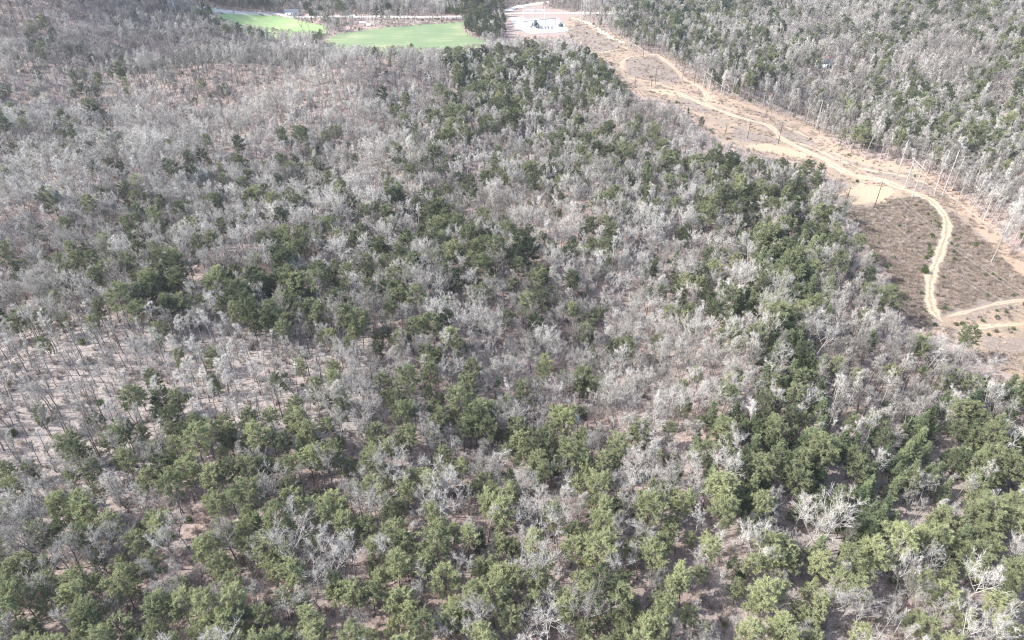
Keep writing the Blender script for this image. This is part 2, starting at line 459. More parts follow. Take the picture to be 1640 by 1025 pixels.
def ribbon(name, px_line, width, material, lift=0.05, wob=0.5):
    line = smooth_line(W(px_line), 1.0)
    n = len(line); cols = np.linspace(-1, 1, 9)
    v = []; av = []
    for i, p in enumerate(line):
        a = line[max(i - 1, 0)]; c = line[min(i + 1, n - 1)]
        t = (c - a).normalized(); s_ = Vector((-t.y, t.x, 0))
        wd = width / 2 * (1 + wob * (math.sin(i * 0.31) * .5 + math.sin(i * 0.83 + 2) * .3 + random.uniform(-.3, .3)))
        if i < 6: wd *= (i + 1) / 7
        if i > n - 7: wd *= (n - i) / 7
        for k in cols:
            q = p + s_ * (k * wd)
            v.append((q.x, q.y, float(hz(q.x, q.y)) + lift - 0.03 * abs(k))); av.append(abs(k))
    m = len(cols); q = [(i * m + j, (i + 1) * m + j, (i + 1) * m + j + 1, i * m + j + 1) for i in range(n - 1) for j in range(m - 1)]
    mb = MB(); mb.add(v, quads=q, val=np.array(av))
    o = link(name, mb.mesh(name, material, True)); tag(o, kind='structure'); return o
def track_mat(name, c_mid, c_rut, c_edge):
    m, n, l, b = mat(name)
    a = n.new('ShaderNodeAttribute'); a.attribute_name = 'v'
    g = n.new('ShaderNodeNewGeometry'); t = n.new('ShaderNodeTexNoise'); t.inputs['Scale'].default_value = 0.9; t.inputs['Detail'].default_value = 8
    l.new(g.outputs['Position'], t.inputs['Vector'])
    ma = n.new('ShaderNodeMath'); ma.operation = 'MULTIPLY_ADD'; ma.inputs[1].default_value = 1.1; ma.inputs[2].default_value = -0.52
    l.new(t.outputs['Fac'], ma.inputs[0])
    ad = n.new('ShaderNodeMath'); ad.operation = 'ADD'; ad.use_clamp = True
    l.new(a.outputs['Fac'], ad.inputs[0]); l.new(ma.outputs[0], ad.inputs[1])
    r = n.new('ShaderNodeValToRGB'); e = r.color_ramp.elements
    e[0].position = 0.08; e[0].color = (*c_mid, 1); e[1].position = 0.98; e[1].color = (*c_edge, 1)
    k = e.new(0.32); k.color = (*c_rut, 1); k = e.new(0.6); k.color = (*c_rut, 1); k = e.new(0.8); k.color = (*[0.5 * (p + q) for p, q in zip(c_rut, c_edge)], 1)
    l.new(ad.outputs[0], r.inputs[0])
    t2 = n.new('ShaderNodeTexNoise'); t2.inputs['Scale'].default_value = 3; t2.inputs['Detail'].default_value = 8; l.new(g.outputs['Position'], t2.inputs['Vector'])
    hs = n.new('ShaderNodeHueSaturation'); mr = n.new('ShaderNodeMapRange'); mr.inputs[3].default_value = 0.75; mr.inputs[4].default_value = 1.2
    l.new(t2.outputs['Fac'], mr.inputs[0]); l.new(mr.outputs[0], hs.inputs['Value']); l.new(r.outputs[0], hs.inputs['Color'])
    l.new(hs.outputs[0], b.inputs['Base Color']); return m
sandy = track_mat('sandy_track', (0.27, 0.21, 0.15), (0.43, 0.345, 0.25), (0.25, 0.195, 0.145))
pinkish = track_mat('pale_track', (0.30, 0.235, 0.175), (0.39, 0.31, 0.23), (0.26, 0.2, 0.15))
ribbon('dirt_track', TRACK_MAIN, 4.0, sandy, 0.07)
ribbon('dirt_track', TRACK_TOP, 3.2, pinkish, 0.06)
ribbon('dirt_track', TRACK_LINK, 3.0, pinkish, 0.06)
ribbon('dirt_track', TRACK_EAST, 2.4, sandy, 0.06)
ribbon('footpath', TRACK_FAINT, 1.6, pinkish, 0.06)
for tr_ in ([(1120,156),(1150,168),(1190,182),(1235,193),(1270,208),(1310,228),(1350,252)], [(1262,225),(1300,236),(1345,257),(1390,272),(1440,280),(1480,292),(1505,308)], [(1395,287),(1375,300),(1362,312)], [(1135,160),(1138,150),(1133,140)]):
    ribbon('dirt_track', tr_, 2.0, pinkish, 0.045, .6)
ribbon('gravel_lane', TRACK_YARD, 5.0, track_mat('grassy_gravel', (0.50, 0.48, 0.38), (0.58, 0.55, 0.45), (0.42, 0.38, 0.30)), 0.1)
ribbon('dirt_track', TRACK_SAND, 3.5, sandy, 0.12)
asphalt = plain('pale_asphalt', (0.43, 0.42, 0.40), 0.9, 0, 0.1, 0.3)
ribbon('road', ROAD, 7.0, asphalt, 0.22, 0.0)
ribbon('driveway', [(808,18),(830,11),(855,7),(880,2)], 9, track_mat('pale_drive', (0.6, 0.57, 0.55), (0.66, 0.63, 0.6), (0.5, 0.48, 0.42)), 0.2)
ribbon('driveway', [(480,8),(505,11),(530,12),(560,20),(565,27)], 5, asphalt, 0.25, 0.1)
ribbon('driveway', [(1296,111),(1320,108),(1350,107)], 8, asphalt, 0.25, 0.1)
def grass_mat(name, a_, b_, c_):
    m, n, l, b = mat(name)
    g = n.new('ShaderNodeNewGeometry'); t = n.new('ShaderNodeTexNoise'); t.inputs['Scale'].default_value = 0.03; t.inputs['Detail'].default_value = 9; t.inputs['Roughness'].default_value = 0.7
    l.new(g.outputs['Position'], t.inputs['Vector'])
    sc = n.new('ShaderNodeMapping'); sc.inputs['Scale'].default_value = (0.02, 0.45, 1); sc.inputs['Rotation'].default_value = (0, 0, .12); l.new(g.outputs['Position'], sc.inputs[0])
    t3 = n.new('ShaderNodeTexNoise'); t3.inputs['Scale'].default_value = 1; t3.inputs['Detail'].default_value = 4; l.new(sc.outputs[0], t3.inputs['Vector'])
    av = n.new('ShaderNodeMix'); av.inputs[0].default_value = .45; l.new(t.outputs['Fac'], av.inputs[2]); l.new(t3.outputs['Fac'], av.inputs[3])
    r = n.new('ShaderNodeValToRGB'); e = r.color_ramp.elements
    e[0].position = 0.35; e[0].color = (*a_, 1); e[1].position = 0.68; e[1].color = (*c_, 1); k = e.new(0.52); k.color = (*b_, 1)
    l.new(av.outputs[0], r.inputs[0]); l.new(r.outputs[0], b.inputs['Base Color']); return m
drape('grass_field', FIELD_BIG, grass_mat('green_pasture', (0.12, 0.175, 0.10), (0.17, 0.225, 0.12), (0.31, 0.31, 0.19)), 0.15, 2.0)
drape('grass_field', FIELD_SMALL, grass_mat('bright_pasture', (0.19, 0.27, 0.12), (0.23, 0.32, 0.14), (0.33, 0.37, 0.2)), 0.15, 2.0)
drape('gravel_yard', YARD, plain('white_gravel', (0.36, 0.365, 0.38), 0.9, 0, 0.2, 0.3), 0.18, 1.5)
drape('gravel_yard', [(815,28),(840,27),(840,31),(820,34)], plain('tan_earth', (0.5, 0.42, 0.34), 0.9), 0.12, 1.5)

# ------------------------------------------------------------------ tree prototypes
def bend(p0, d, L, n, r, wander=0.12, lift=0.0):
    """polyline of n segments from p0 along d; returns points"""
    pts = [np.array(p0, float)]; d = np.array(d, float)
    for _ in range(n):
        d = d + r.normal(0, wander, 3); d[2] += lift; d /= np.linalg.norm(d)
        pts.append(pts[-1] + d * L / n)
    return np.array(pts)
def bare_tree(seed, H, spread, first, forks=1, n1=11, dens=1.0, lean=0.05):
    r = np.random.default_rng(seed)
    tk = MB(); cr = MB()
    r0 = 0.0145 * H
    heads = []
    trunk = bend((0, 0, -0.6), (r.normal(0, lean), r.normal(0, lean), 1), H * 0.9 if forks == 1 else H * 0.45, 9, r, 0.05)
    def rad(k, n, a, b): return a + (b - a) * k / n
    n = len(trunk) - 1
    tk.tubes(trunk[:-1], trunk[1:], [rad(k, n, r0, r0 * (0.25 if forks == 1 else .6)) for k in range(n)], [rad(k + 1, n, r0, r0 * (0.25 if forks == 1 else .6)) for k in range(n)], 6)
    tk.tubes([trunk[0]], [trunk[0] + (0, 0, 1.2)], r0 * 1.6, r0, 6)
    stems = [(trunk, r0)]
    if forks > 1:
        stems = []
        for i in range(forks):
            a = i * 2 * math.pi / forks + r.uniform(-.4, .4)
            d = (math.cos(a) * spread * .5, math.sin(a) * spread * .5, 1)
            s_ = bend(trunk[-1], d, H * 0.5, 7, r, 0.10, 0.03); m = len(s_) - 1
            tk.tubes(s_[:-1], s_[1:], [rad(k, m, r0 * .55, r0 * .15) for k in range(m)], [rad(k + 1, m, r0 * .55, r0 * .15) for k in range(m)], 5)
            stems.append((s_, r0 * .6))
    twig0, twig1 = [], []
    per = max(3, int(n1 / len(stems)))
    for s_, rr in stems:
        m = len(s_) - 1
        for j in range(per):
            t = first + (1 - first) * (j + r.uniform(0, .8)) / per if forks == 1 else r.uniform(0.12, 1)
            t = min(t, 0.999); k = int(t * m); p = s_[k] + (s_[k + 1] - s_[k]) * (t * m - k)
            a = j * 2.4 + r.uniform(-.5, .5)
            tt = (t - first) / (1 - first) if forks == 1 else t
            L = H * spread * (0.42 * (1 - 0.62 * max(tt, 0)) + 0.06) * r.uniform(.75, 1.2)
            d = np.array((math.cos(a), math.sin(a), r.uniform(.8, 1.5) + tt * .7))
            limb = bend(p, d / np.linalg.norm(d), L, 5, r, 0.16, 0.06)
            lr = 0.0115 * L + 0.022
            tk.tubes(limb[:-1], limb[1:], [rad(q, 5, lr, lr * .3) for q in range(5)], [rad(q + 1, 5, lr, lr * .3) for q in range(5)], 4)
            nb = int(5 * dens)
            for b_ in range(nb):
                tb = r.uniform(.25, 1); kb = min(int(tb * 5), 4); pb = limb[kb] + (limb[kb + 1] - limb[kb]) * (tb * 5 - kb)
                db = unit(limb[kb + 1] - limb[kb]) + r.normal(0, .55, 3) + (0, 0, .25)
                Lb = L * r.uniform(.28, .5)
                br = bend(pb, db / np.linalg.norm(db), Lb, 3, r, 0.18, 0.05)
                tk.tubes(br[:-1], br[1:], [.040, .031, .024], [.031, .024, .016], 3)
                for c_ in range(6):
                    tc = r.uniform(.15, 1); kc = min(int(tc * 3), 2); pc = br[kc] + (br[kc + 1] - br[kc]) * (tc * 3 - kc)
                    dc = unit(br[kc + 1] - br[kc]) + r.normal(0, .6, 3) + (0, 0, .25)
                    e = pc + unit(dc) * Lb * r.uniform(.35, .6)
                    twig0.append((pc, e))
    a = np.array([t[0] for t in twig0]); b = np.array([t[1] for t in twig0])
    cr.tubes(a, b, 0.026, 0.010, 3, val=r.uniform(0, 1, len(a)))
    k = 4
    t = r.uniform(.05, 1, (len(a), k, 1)); p = (a[:, None] + (b - a)[:, None] * t).reshape(-1, 3)
    d = (unit(b - a)[:, None] + r.normal(0, .42, (len(a), k, 3)) + (0, 0, .22)).reshape(-1, 3)
    e = p + unit(d) * r.uniform(.45, 1.25, (len(p), 1))
    cr.tubes(p, e, 0.0145, 0.0, 3, val=np.repeat(r.uniform(0, 1, len(a)), k))
    return tk, cr
def pine(seed, H, base, rad_, droop=0.0, nb=52, young=False, lop=0.25):
    H *= .86
    r = np.random.default_rng(seed)
    tk = MB(); cr = MB()
    trunk = bend((0, 0, -0.5), (r.normal(0, .03), r.normal(0, .03), 1), H + .5, 10, r, 0.022); n = 10
    r0 = 0.0095 * H + .02
    tk.tubes(trunk[:-1], trunk[1:], [r0 * (1 - .09 * k) for k in range(n)], [r0 * (1 - .09 * (k + 1)) for k in range(n)], 7)
    tk.tubes([trunk[0]], [trunk[0] + (0, 0, 1.0)], r0 * 1.35, r0, 7)
    # dead stubs under the crown
    for j in range(8):
        t = r.uniform(base * .6, base); k = int(t * n); p = trunk[k] + (trunk[k + 1] - trunk[k]) * (t * n - k)
        a = r.uniform(0, 6.28); tk.tubes([p], [p + np.array((math.cos(a), math.sin(a), .1)) * r.uniform(.6, 1.8)], .03, .008, 3)
    P_, D_, V_, S_ = [], [], [], []
    phase = r.uniform(0, 6.28)
    for j in range(nb):
        tt = (j + r.uniform(0, 1)) / nb
        t = base + (1 - base) * tt; tz = min(t, .999); k = int(tz * n); p = trunk[k] + (trunk[k + 1] - trunk[k]) * (tz * n - k)
        a = j * 2.4 + r.uniform(-.5, .5)
        if young: prof = (1 - tt) ** .75 * (0.55 + .45 * min(1, tt * 5)) + .08
        else: prof = math.sin(math.pi * min(1, (tt * .80 + .16))) ** .7 * (1 if tt < .75 else 1 - (tt - .75) * 2.0) + .06
        L = rad_ * .86 * prof * r.uniform(.72, 1.1) * (1 + lop * math.cos(a - phase))
        el = (0.05 + tt * .75 - droop) + r.normal(0, .12)
        d = np.array((math.cos(a), math.sin(a), el)); d /= np.linalg.norm(d)
        br = bend(p, d, L, 4, r, .09, .05)
        tk.tubes(br[:-1], br[1:], [.055 * (L / rad_) + .012 - .01 * q for q in range(4)] , [.045 * (L / rad_) + .008 - .008 * q for q in range(4)], 3)
        vb = r.uniform(0, 1)
        m = max(4, int(L * (6.5 if young else 5.6)))
        for q in range(m):
            ts = r.uniform(.22 if young else .32, 1); ks = min(int(ts * 4), 3); ps = br[ks] + (br[ks + 1] - br[ks]) * (ts * 4 - ks)
            bd = unit(br[ks + 1] - br[ks])
            sd = unit(bd + r.normal(0, .65, 3) + (0, 0, .15)); ls = r.uniform(.25, .85) * (1 if young else 1.15)
            e = ps + sd * ls
            for g in (0.55, 1.0):
                P_.append(ps + sd * ls * g); D_.append(sd); V_.append(np.clip(.65 * vb + .35 * r.uniform(0, 1) , 0, 1)); S_.append(.85 + .3 * g)
    # leader
    for q in range(8):
        P_.append(trunk[-1] - (0, 0, .25 * q)); D_.append(unit(np.array((r.normal(0, .4), r.normal(0, .4), 1.)))); V_.append(.6); S_.append(.9)
    P_ = np.array(P_); D_ = np.array(D_); V_ = np.array(V_); S_ = np.array(S_)
    kk = 20
    p = np.repeat(P_, kk, 0); d = np.repeat(D_, kk, 0) * .75 + r.normal(0, .62, (len(P_) * kk, 3)) + (0, 0, .18); d = unit(d)
    L = (r.uniform(.24, .52, len(p)) * np.repeat(S_, kk))[:, None]
    side = unit(np.cross(d, r.normal(0, 1, (len(p), 3)))) * (0.032 if young else 0.027)
    base_p = p - d * L * .25 + r.normal(0, .05, p.shape)
    cr.blades(base_p, p + d * L, side, val=np.repeat(V_, kk))
    return tk, cr

def make_tree(name, tk, cr, trunk_mat, crown_mat):
    return (tk.mesh(name + '_trunk', trunk_mat, True), cr.mesh(name + '_crown', crown_mat))
BARE = [  # (meshes, height, look)
    (bare_tree(1, 17, .75, .35, 1, 15), 17, 'rounded'),
    (bare_tree(2, 18, .90, .3, 3, 15, 1.0), 18, 'wide-forked'),
    (bare_tree(3, 16, .85, .3, 2, 14, 1.1), 16, 'twin-stemmed'),
    (bare_tree(4, 19, .40, .55, 1, 12, .8), 19, 'slender'),
    (bare_tree(5, 17, .34, .62, 1, 11, .7, .08), 17, 'narrow leaning'),
    (bare_tree(6, 13, .80, .25, 1, 14, 1.0), 13, 'low bushy'),
    (bare_tree(7, 19, .95, .3, 4, 18, 1.1), 19, 'great spreading'),
    (bare_tree(8, 15, .60, .3, 1, 13, 1.0, .1), 15, 'crooked'),
]
BARE = [(make_tree('bare_tree', a, b, M['bark'], M['twigs']), h, s_) for (a, b), h, s_ in BARE]
PINES = [
    (pine(21, 18, .50, 4.3, .05, 44), 18, 'rounded', 'needles'),
    (pine(22, 19, .55, 3.8, .0, 40, False, .35), 19, 'high-crowned', 'needles'),
    (pine(23, 16, .38, 4.5, .1, 50, False, .3), 16, 'broad', 'needles'),
    (pine(24, 17, .45, 3.6, .0, 42, False, .5), 17, 'lopsided', 'needles'),
    (pine(25, 14, .30, 3.4, .05, 46), 14, 'short full', 'needles'),
    (pine(31, 14, .22, 2.7, -.05, 56, True, .15), 14, 'conical', 'young_needles'),
    (pine(32, 12, .18, 2.4, -.05, 50, True, .2), 12, 'small pointed', 'young_needles'),
    (pine(33, 15, .28, 3.1, -.05, 58, True, .25), 15, 'thick full', 'young_needles'),
]
PINES = [(make_tree('pine_tree', a, b, M['pine_bark'], M[k]), h * .86, s_) for (a, b), h, s_, k in PINES]

# ------------------------------------------------------------------ where every tree stands
YOUNG = [[(1165,360),(1240,340),(1330,380),(1330,520),(1310,640),(1200,640),(1150,500)],
         [(1095,635),(1320,600),(1450,640),(1660,560),(1660,760),(1500,800),(1400,850),(1200,800),(1090,700)]]
SLIM = [[(1340,400),(1420,430),(1450,520),(1560,580),(1500,660),(1400,700),(1310,680),(1320,520)],
        [(1470,760),(1600,730),(1660,760),(1660,850),(1480,860)],
        [(-100,500),(250,500),(500,520),(560,600),(430,660),(250,680),(60,760),(-100,900)],
        [(1100,110),(1300,180),(1420,240),(1560,300),(1700,420),(1700,200),(1500,100),(1200,60)]]
OPEN = [[(-100,560),(200,545),(450,560),(560,620),(420,650),(200,670),(60,760),(-100,860)],
        [(1380,860),(1500,850),(1640,860),(1640,1025),(1300,1025)],
        [(1330,620),(1480,600),(1600,640),(1560,680),(1400,700)]]
def scatter():
    rows = []
    s = 3.55
    y = 46.0
    X, Y = [], []
    while y < 930:
        hw = .84 * y + 45
        xs = np.arange(-hw, hw, s)
        X.append(xs); Y.append(np.full(len(xs), y)); y += s
    X = np.concatenate(X); Y = np.concatenate(Y)
    X = X + rng.uniform(-.46, .46, len(X)) * s; Y = Y + rng.uniform(-.46, .46, len(Y)) * s
    ex, ey = rng.uniform(-60, 330, 26000), rng.uniform(60, 330, 26000)
    qx, qy, _ = proj(ex, ey, hz(ex, ey) + 9.5); ok = np.zeros(len(ex), bool)
    for q in YOUNG + SLIM[:2]: ok |= in_poly(qx, qy, q)
    ok &= rng.uniform(0, 1, len(ex)) < np.where(in_poly(qx, qy, SLIM[0]) | in_poly(qx, qy, SLIM[1]), .30, .10)
    X = np.concatenate([X, ex[ok]]); Y = np.concatenate([Y, ey[ok]])
    Z = hz(X, Y)
    px0, py0, _ = proj(X, Y, Z)
    cpx, cpy, _ = proj(X, Y, Z + 8.7)
    cov = pine_cover(cpx, np.clip(cpy, 0, 1020))
    # clump noise so that stands have ragged shapes
    cn = np.sin(X / 5.1 + 1.7 * np.sin(Y / 7.1)) * np.sin(Y / 6.2 + 1.3 * np.sin(X / 6.3))
    cn2 = np.sin(X / 19 + 1.7 * np.sin(Y / 23)) * np.sin(Y / 17 + 1.3 * np.sin(X / 27))
    pr = np.clip(np.where(cpy < 560, cov ** 1.15 * 1.0, cov ** 1.15 * .97) * np.where((cpy < 130) & (cpx > 1040), .8, 1) * (1.0 + .16 * sstep(560, 760, cpy)) + cov * (1 - cov) * .9 * cn, 0, .95)
    out_of = (cpx < -60) | (cpx > 1700)
    is_pine = rng.uniform(0, 1, len(X)) < pr
    yz = np.zeros(len(X), bool)
    for q in YOUNG: yz |= in_poly(cpx, cpy, q)
    is_pine = rng.uniform(0, 1, len(X)) < np.clip(pr * np.where(yz, 1.12, 1.0), 0, .97)
    young = np.zeros(len(X), bool); slim = np.zeros(len(X), bool); opn = np.zeros(len(X), bool)
    for q in YOUNG: young |= in_poly(cpx, cpy, q)
    for q in SLIM: slim |= in_poly(cpx, cpy, q)
    for q in OPEN: opn |= in_poly(cpx, cpy, q)
    N = len(X)
    u = rng.uniform(0, 1, N)
    var = np.zeros(N, int)
    yv = np.where(u < .42, 5, np.where(u < .62, 6, np.where(u < .93, 7, 3)))
    ov = np.where(u < .26, 0, np.where(u < .46, 1, np.where(u < .68, 2, np.where(u < .84, 3, np.where(u < .97, 4, 5)))))
    far = (cpy < 270) & (rng.uniform(0, 1, N) < .6)
    sv = np.where(u < .5, 3, np.where(u < .8, 4, np.where(u < .9, 7, 5)))
    bv = np.where(u < .22, 0, np.where(u < .36, 1, np.where(u < .52, 2, np.where(u < .62, 3, np.where(u < .68, 4, np.where(u < .82, 5, np.where(u < .88, 6, 7)))))))
    var = np.where(is_pine, np.where(young, yv, ov), np.where(slim | far, sv, bv))
    scl = .665 * np.clip(rng.normal(.94, .19, N), .5, 1.4)  * np.where(is_pine, np.where(young, 1.0, .98), np.where(slim, .92, .95))
    scl = np.where(is_pine, scl * (1 + .10 * sstep(700, 480, cpy)), scl)
    edge_wood = in_poly(cpx, cpy, SLIM[3]) & ~is_pine
    scl = np.where(edge_wood & (np.where(is_pine, 0, var) > 2), scl * 1.2, scl)
    hh = np.where(is_pine, np.array([p[1] for p in PINES])[np.where(is_pine, var, 0)], np.array([p[1] for p in BARE])[np.where(is_pine, 0, var)]) * scl
    is_strip = in_poly(cpx, cpy, [(690,54),(835,54),(835,76),(690,76)]) & is_pine
    keep = rng.uniform(0, 1, N) < np.where(is_pine, .97, np.where(opn, .97, np.where(cpy < 330, .98, .90)))
    for f_ in (0.0, .35, .7, .97):
        qx, qy, _ = proj(X, Y, Z + hh * f_)
        for poly in VIEW_KEEP: keep &= ~in_poly(qx, qy, poly)
    keep &= ~is_strip
    # standing clear of road, yard and tracks
    keep &= seg_dist(X, Y, W(ROAD)) > 7
    keep &= sdf(X, Y, W(YARD)) < -4
    for f_ in (W(FIELD_BIG), W(FIELD_SMALL)): keep &= sdf(X, Y, f_) < 0
    fx, fy, _ = proj(X, Y, Z)
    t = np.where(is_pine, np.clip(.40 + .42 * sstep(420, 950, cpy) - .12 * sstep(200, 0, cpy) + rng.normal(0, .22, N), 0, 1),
                 np.clip(.50 + rng.normal(0, .20, N) + .22 * cn2 - .28 * sstep(520, 200, cpx) * sstep(170, 60, cpy) - .16 * ((cpx > 1000) & (cpy < 260)) - .2 * ((cpy < 25) & (cpx < 760)), 0, 1))  # bare trees darker at top left: the hill slope's shade put into tint
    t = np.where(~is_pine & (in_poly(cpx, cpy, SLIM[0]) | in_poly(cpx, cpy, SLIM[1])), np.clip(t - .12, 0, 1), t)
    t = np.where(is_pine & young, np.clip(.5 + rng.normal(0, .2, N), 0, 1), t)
    return dict(x=X[keep], y=Y[keep], z=Z[keep], pine=is_pine[keep], var=var[keep], s=scl[keep], t=t[keep], rot=rng.uniform(0, 6.28, N)[keep], h=hh[keep], px=cpx[keep], py=cpy[keep], young=young[keep])
T = scatter()
def add_tree(px, py, var, s_, t_, is_pine):
    """a tree traced singly: the middle of its crown at this place of the photo"""
    s_ *= .76; h = (PINES if is_pine else BARE)[var][1] * s_
    p = P(px, py, h * .75)
    d = np.hypot(T['x'] - p.x, T['y'] - p.y)
    k = d > 2.8
    for key in T: T[key] = T[key][k]
    vals = dict(x=p.x, y=p.y, z=float(hz(p.x, p.y)), pine=is_pine, var=var, s=s_, t=t_, rot=random.uniform(0, 6.28), h=h, px=px, py=py, young=False)
    for key, v in vals.items(): T[key] = np.append(T[key], v)
for a in [(720,538,2,.95,.95),(270,665,0,.9,.3),(1432,462,4,.6,.3),(1123,193,4,.7,.25),(1103,176,5,.5,.3),(1392,540,7,1.0,.55),(1555,540,0,1.0,.35),
          (1490,545,7,.8,.6),(1417,608,6,.8,.85),(965,835,2,1.1,.8),(1040,815,0,1.1,.7),(1445,870,2,1.25,1.0),(1395,885,2,1.1,.9),(1495,870,2,1.1,.4),
          (1550,860,5,1.1,.4),(700,870,0,1.1,.7),(650,605,0,1.2,.5),(540,608,1,1.0,.7),(945,570,4,1.0,.3),(750,590,1,1,.45),(870,585,1,.9,.9),
          (1090,470,2,1.0,.3),(575,370,2,.95,.4),(515,285,0,.95,.35),(507,72,4,.9,.1),(628,80,4,.9,.3),(658,74,4,.8,.3),(222,628,4,.9,.5),
          (252,530,2,.9,.55),(160,125,1,1,.3),(200,120,1,.9,.15),(165,185,1,.9,.2),(1295,266,2,1,.2),(1318,272,4,1,.25),(100,185,3,1,.3),
          (220,290,2,1.0,.9),(640,425,2,1.1,.35),(885,395,4,1,.4),(920,392,4,1,.35),(950,390,4,1,.35),(450,255,2,1,.35),(780,285,0,1,.3),
          (1000,215,4,1,.3),(975,205,1,1,.3),(895,210,4,1,.3),(555,235,4,.9,.25),(605,165,4,.9,.3),(632,155,4,1,.3),
          (755,34,2,1,.1),(765,28,0,1,.1),(775,32,2,1.05,.15),(788,28,0,1,.05),(797,32,2,1,.1),(805,26,4,1,.1),(752,40,2,.9,.15),(770,42,2,1,.1),(785,42,2,1,.1),(800,44,2,1,.1),(776,50,4,1,.15),(792,52,4,1,.1)] + [(779 + 34 * math.cos(i * 2.4) * math.sqrt(i / 34), 37 + 14 * math.sin(i * 2.4) * math.sqrt(i / 34), i % 5, .95, .1 + .02 * (i % 4)) for i in range(34)]:
    add_tree(*a, True)
for a in [(868,790,6,1.05,.75),(865,815,1,.8,.6),(1335,830,6,1.0,.8),(1300,840,1,.95,.75),(1100,430,6,.9,.8),(1000,455,6,.95,.75),(1105,525,6,1.0,.85),
          (990,900,2,.95,.6),(720,810,1,.9,.65),(1455,910,6,.8,.8),(1565,925,1,.9,.95),(695,500,6,.9,.8),(1350,610,3,1,.9),(880,545,1,1,.8),(560,880,2,1,.85),(270,870,2,.9,.7),(285,840,6,.7,.5),(1547,288,3,1.10,0.55),(1572,300,4,1.10,0.55),(1602,325,3,1.10,0.50),(1530,270,4,1.02,0.50),(1622,345,3,1.02,0.55),(1590,275,3,1.02,0.40),(1492,258,3,1.12,0.60),(1470,248,4,1.12,0.60),(1450,240,3,1.03,0.60),(1610,370,3,1.12,0.60),(1515,262,3,1.20,0.65),(483,32,6,1.1,.2),(492,36,2,1,.2),(830,665,6,.8,.7),(880,990,6,.8,.8)]:
    add_tree(*a, False)
N = len(T['x'])
T['pine'] = T['pine'].astype(bool); T['var'] = T['var'].astype(int)

# ------------------------------------------------------------------ the nearest 300 of each kind as things, the rest as one stand each
TENS = {2: 'twenty', 3: 'thirty', 4: 'forty', 5: 'fifty', 6: 'sixty', 7: 'seventy', 8: 'eighty', 9: 'ninety'}
ONES = ['zero', 'one', 'two', 'three', 'four', 'five', 'six', 'seven', 'eight', 'nine', 'ten', 'eleven', 'twelve', 'thirteen', 'fourteen', 'fifteen', 'sixteen', 'seventeen', 'eighteen', 'nineteen']
def say(n):
    n = int(n)
    if n < 20: return ONES[max(n, 0)]
    return TENS[n // 10] + ('' if n % 10 == 0 else '-' + ONES[n % 10])
def place(px, py):
    return "crown %s percent across, %s percent down the photo" % (say(min(99, round(px / 16.4))), say(min(99, round(py / 10.25))))
taken = set()
def colour_word(is_pine, t, v):
    if is_pine: return 'dark green' if t < .38 else ('mid green' if t < .55 else ('olive green' if t < .78 else 'yellow-green'))
    return 'brown-grey' if t < .42 else ('grey' if t < .66 else 'pale grey')
def select(is_pine):
    ix = np.where(T['pine'] == is_pine)[0]
    depth = proj(T['x'][ix], T['y'][ix], T['z'][ix] + 12)[2]
    size = T['h'][ix] / depth
    inside = (T['px'][ix] > 8) & (T['px'][ix] < 1632) & (T['py'][ix] > 8) & (T['py'][ix] < 1015)
    order = np.argsort(-np.where(inside, size, size * 0 - 1))
    return ix[order[:300]], ix[order[300:]]
protos = {}
used_label = set()
def individuals(is_pine):
    sel, rest = select(is_pine)
    src = PINES if is_pine else BARE
    for i in sel:
        (tm, cm), h0, look = src[T['var'][i]]
        nm = 'pine_tree' if is_pine else 'bare_tree'
        s_, t_ = float(T['s'][i]), float(T['t'][i])
        size_w = '' if .52 < s_ < .76 else ('small ' if s_ <= .52 else 'big ')
        ax, ay, _ = proj(T['x'][i], T['y'][i], T['z'][i] + T['h'][i] * .75)
        lab = "%s%s %s %s, %s" % (size_w, look, colour_word(is_pine, t_, 0), 'pine' if is_pine else 'bare tree', place(ax, ay))
        k = 0
        while lab in used_label:
            k += 1
            ax += 16.4 * (1 if k % 2 else 0); ay += 10.25 * (0 if k % 2 else 1)
            lab = "%s%s %s %s, %s" % (size_w, look, colour_word(is_pine, t_, 0), 'pine' if is_pine else 'bare tree', place(ax, ay))
        used_label.add(lab)
        root = thing(nm, lab, 'pine tree' if is_pine else 'bare tree', (T['x'][i], T['y'][i], T['z'][i]), T['rot'][i],
                     'pines of the near wood' if is_pine else 'leafless trees of the near wood')
        root.scale = (s_, s_, s_)
        a = link('trunk', tm, root); b = link('crown', cm, root)
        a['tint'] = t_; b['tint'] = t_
        if (is_pine, int(T['var'][i])) not in protos: protos[(is_pine, int(T['var'][i]))] = (a, b)
    return rest
rest_p = individuals(True)
rest_b = individuals(False)

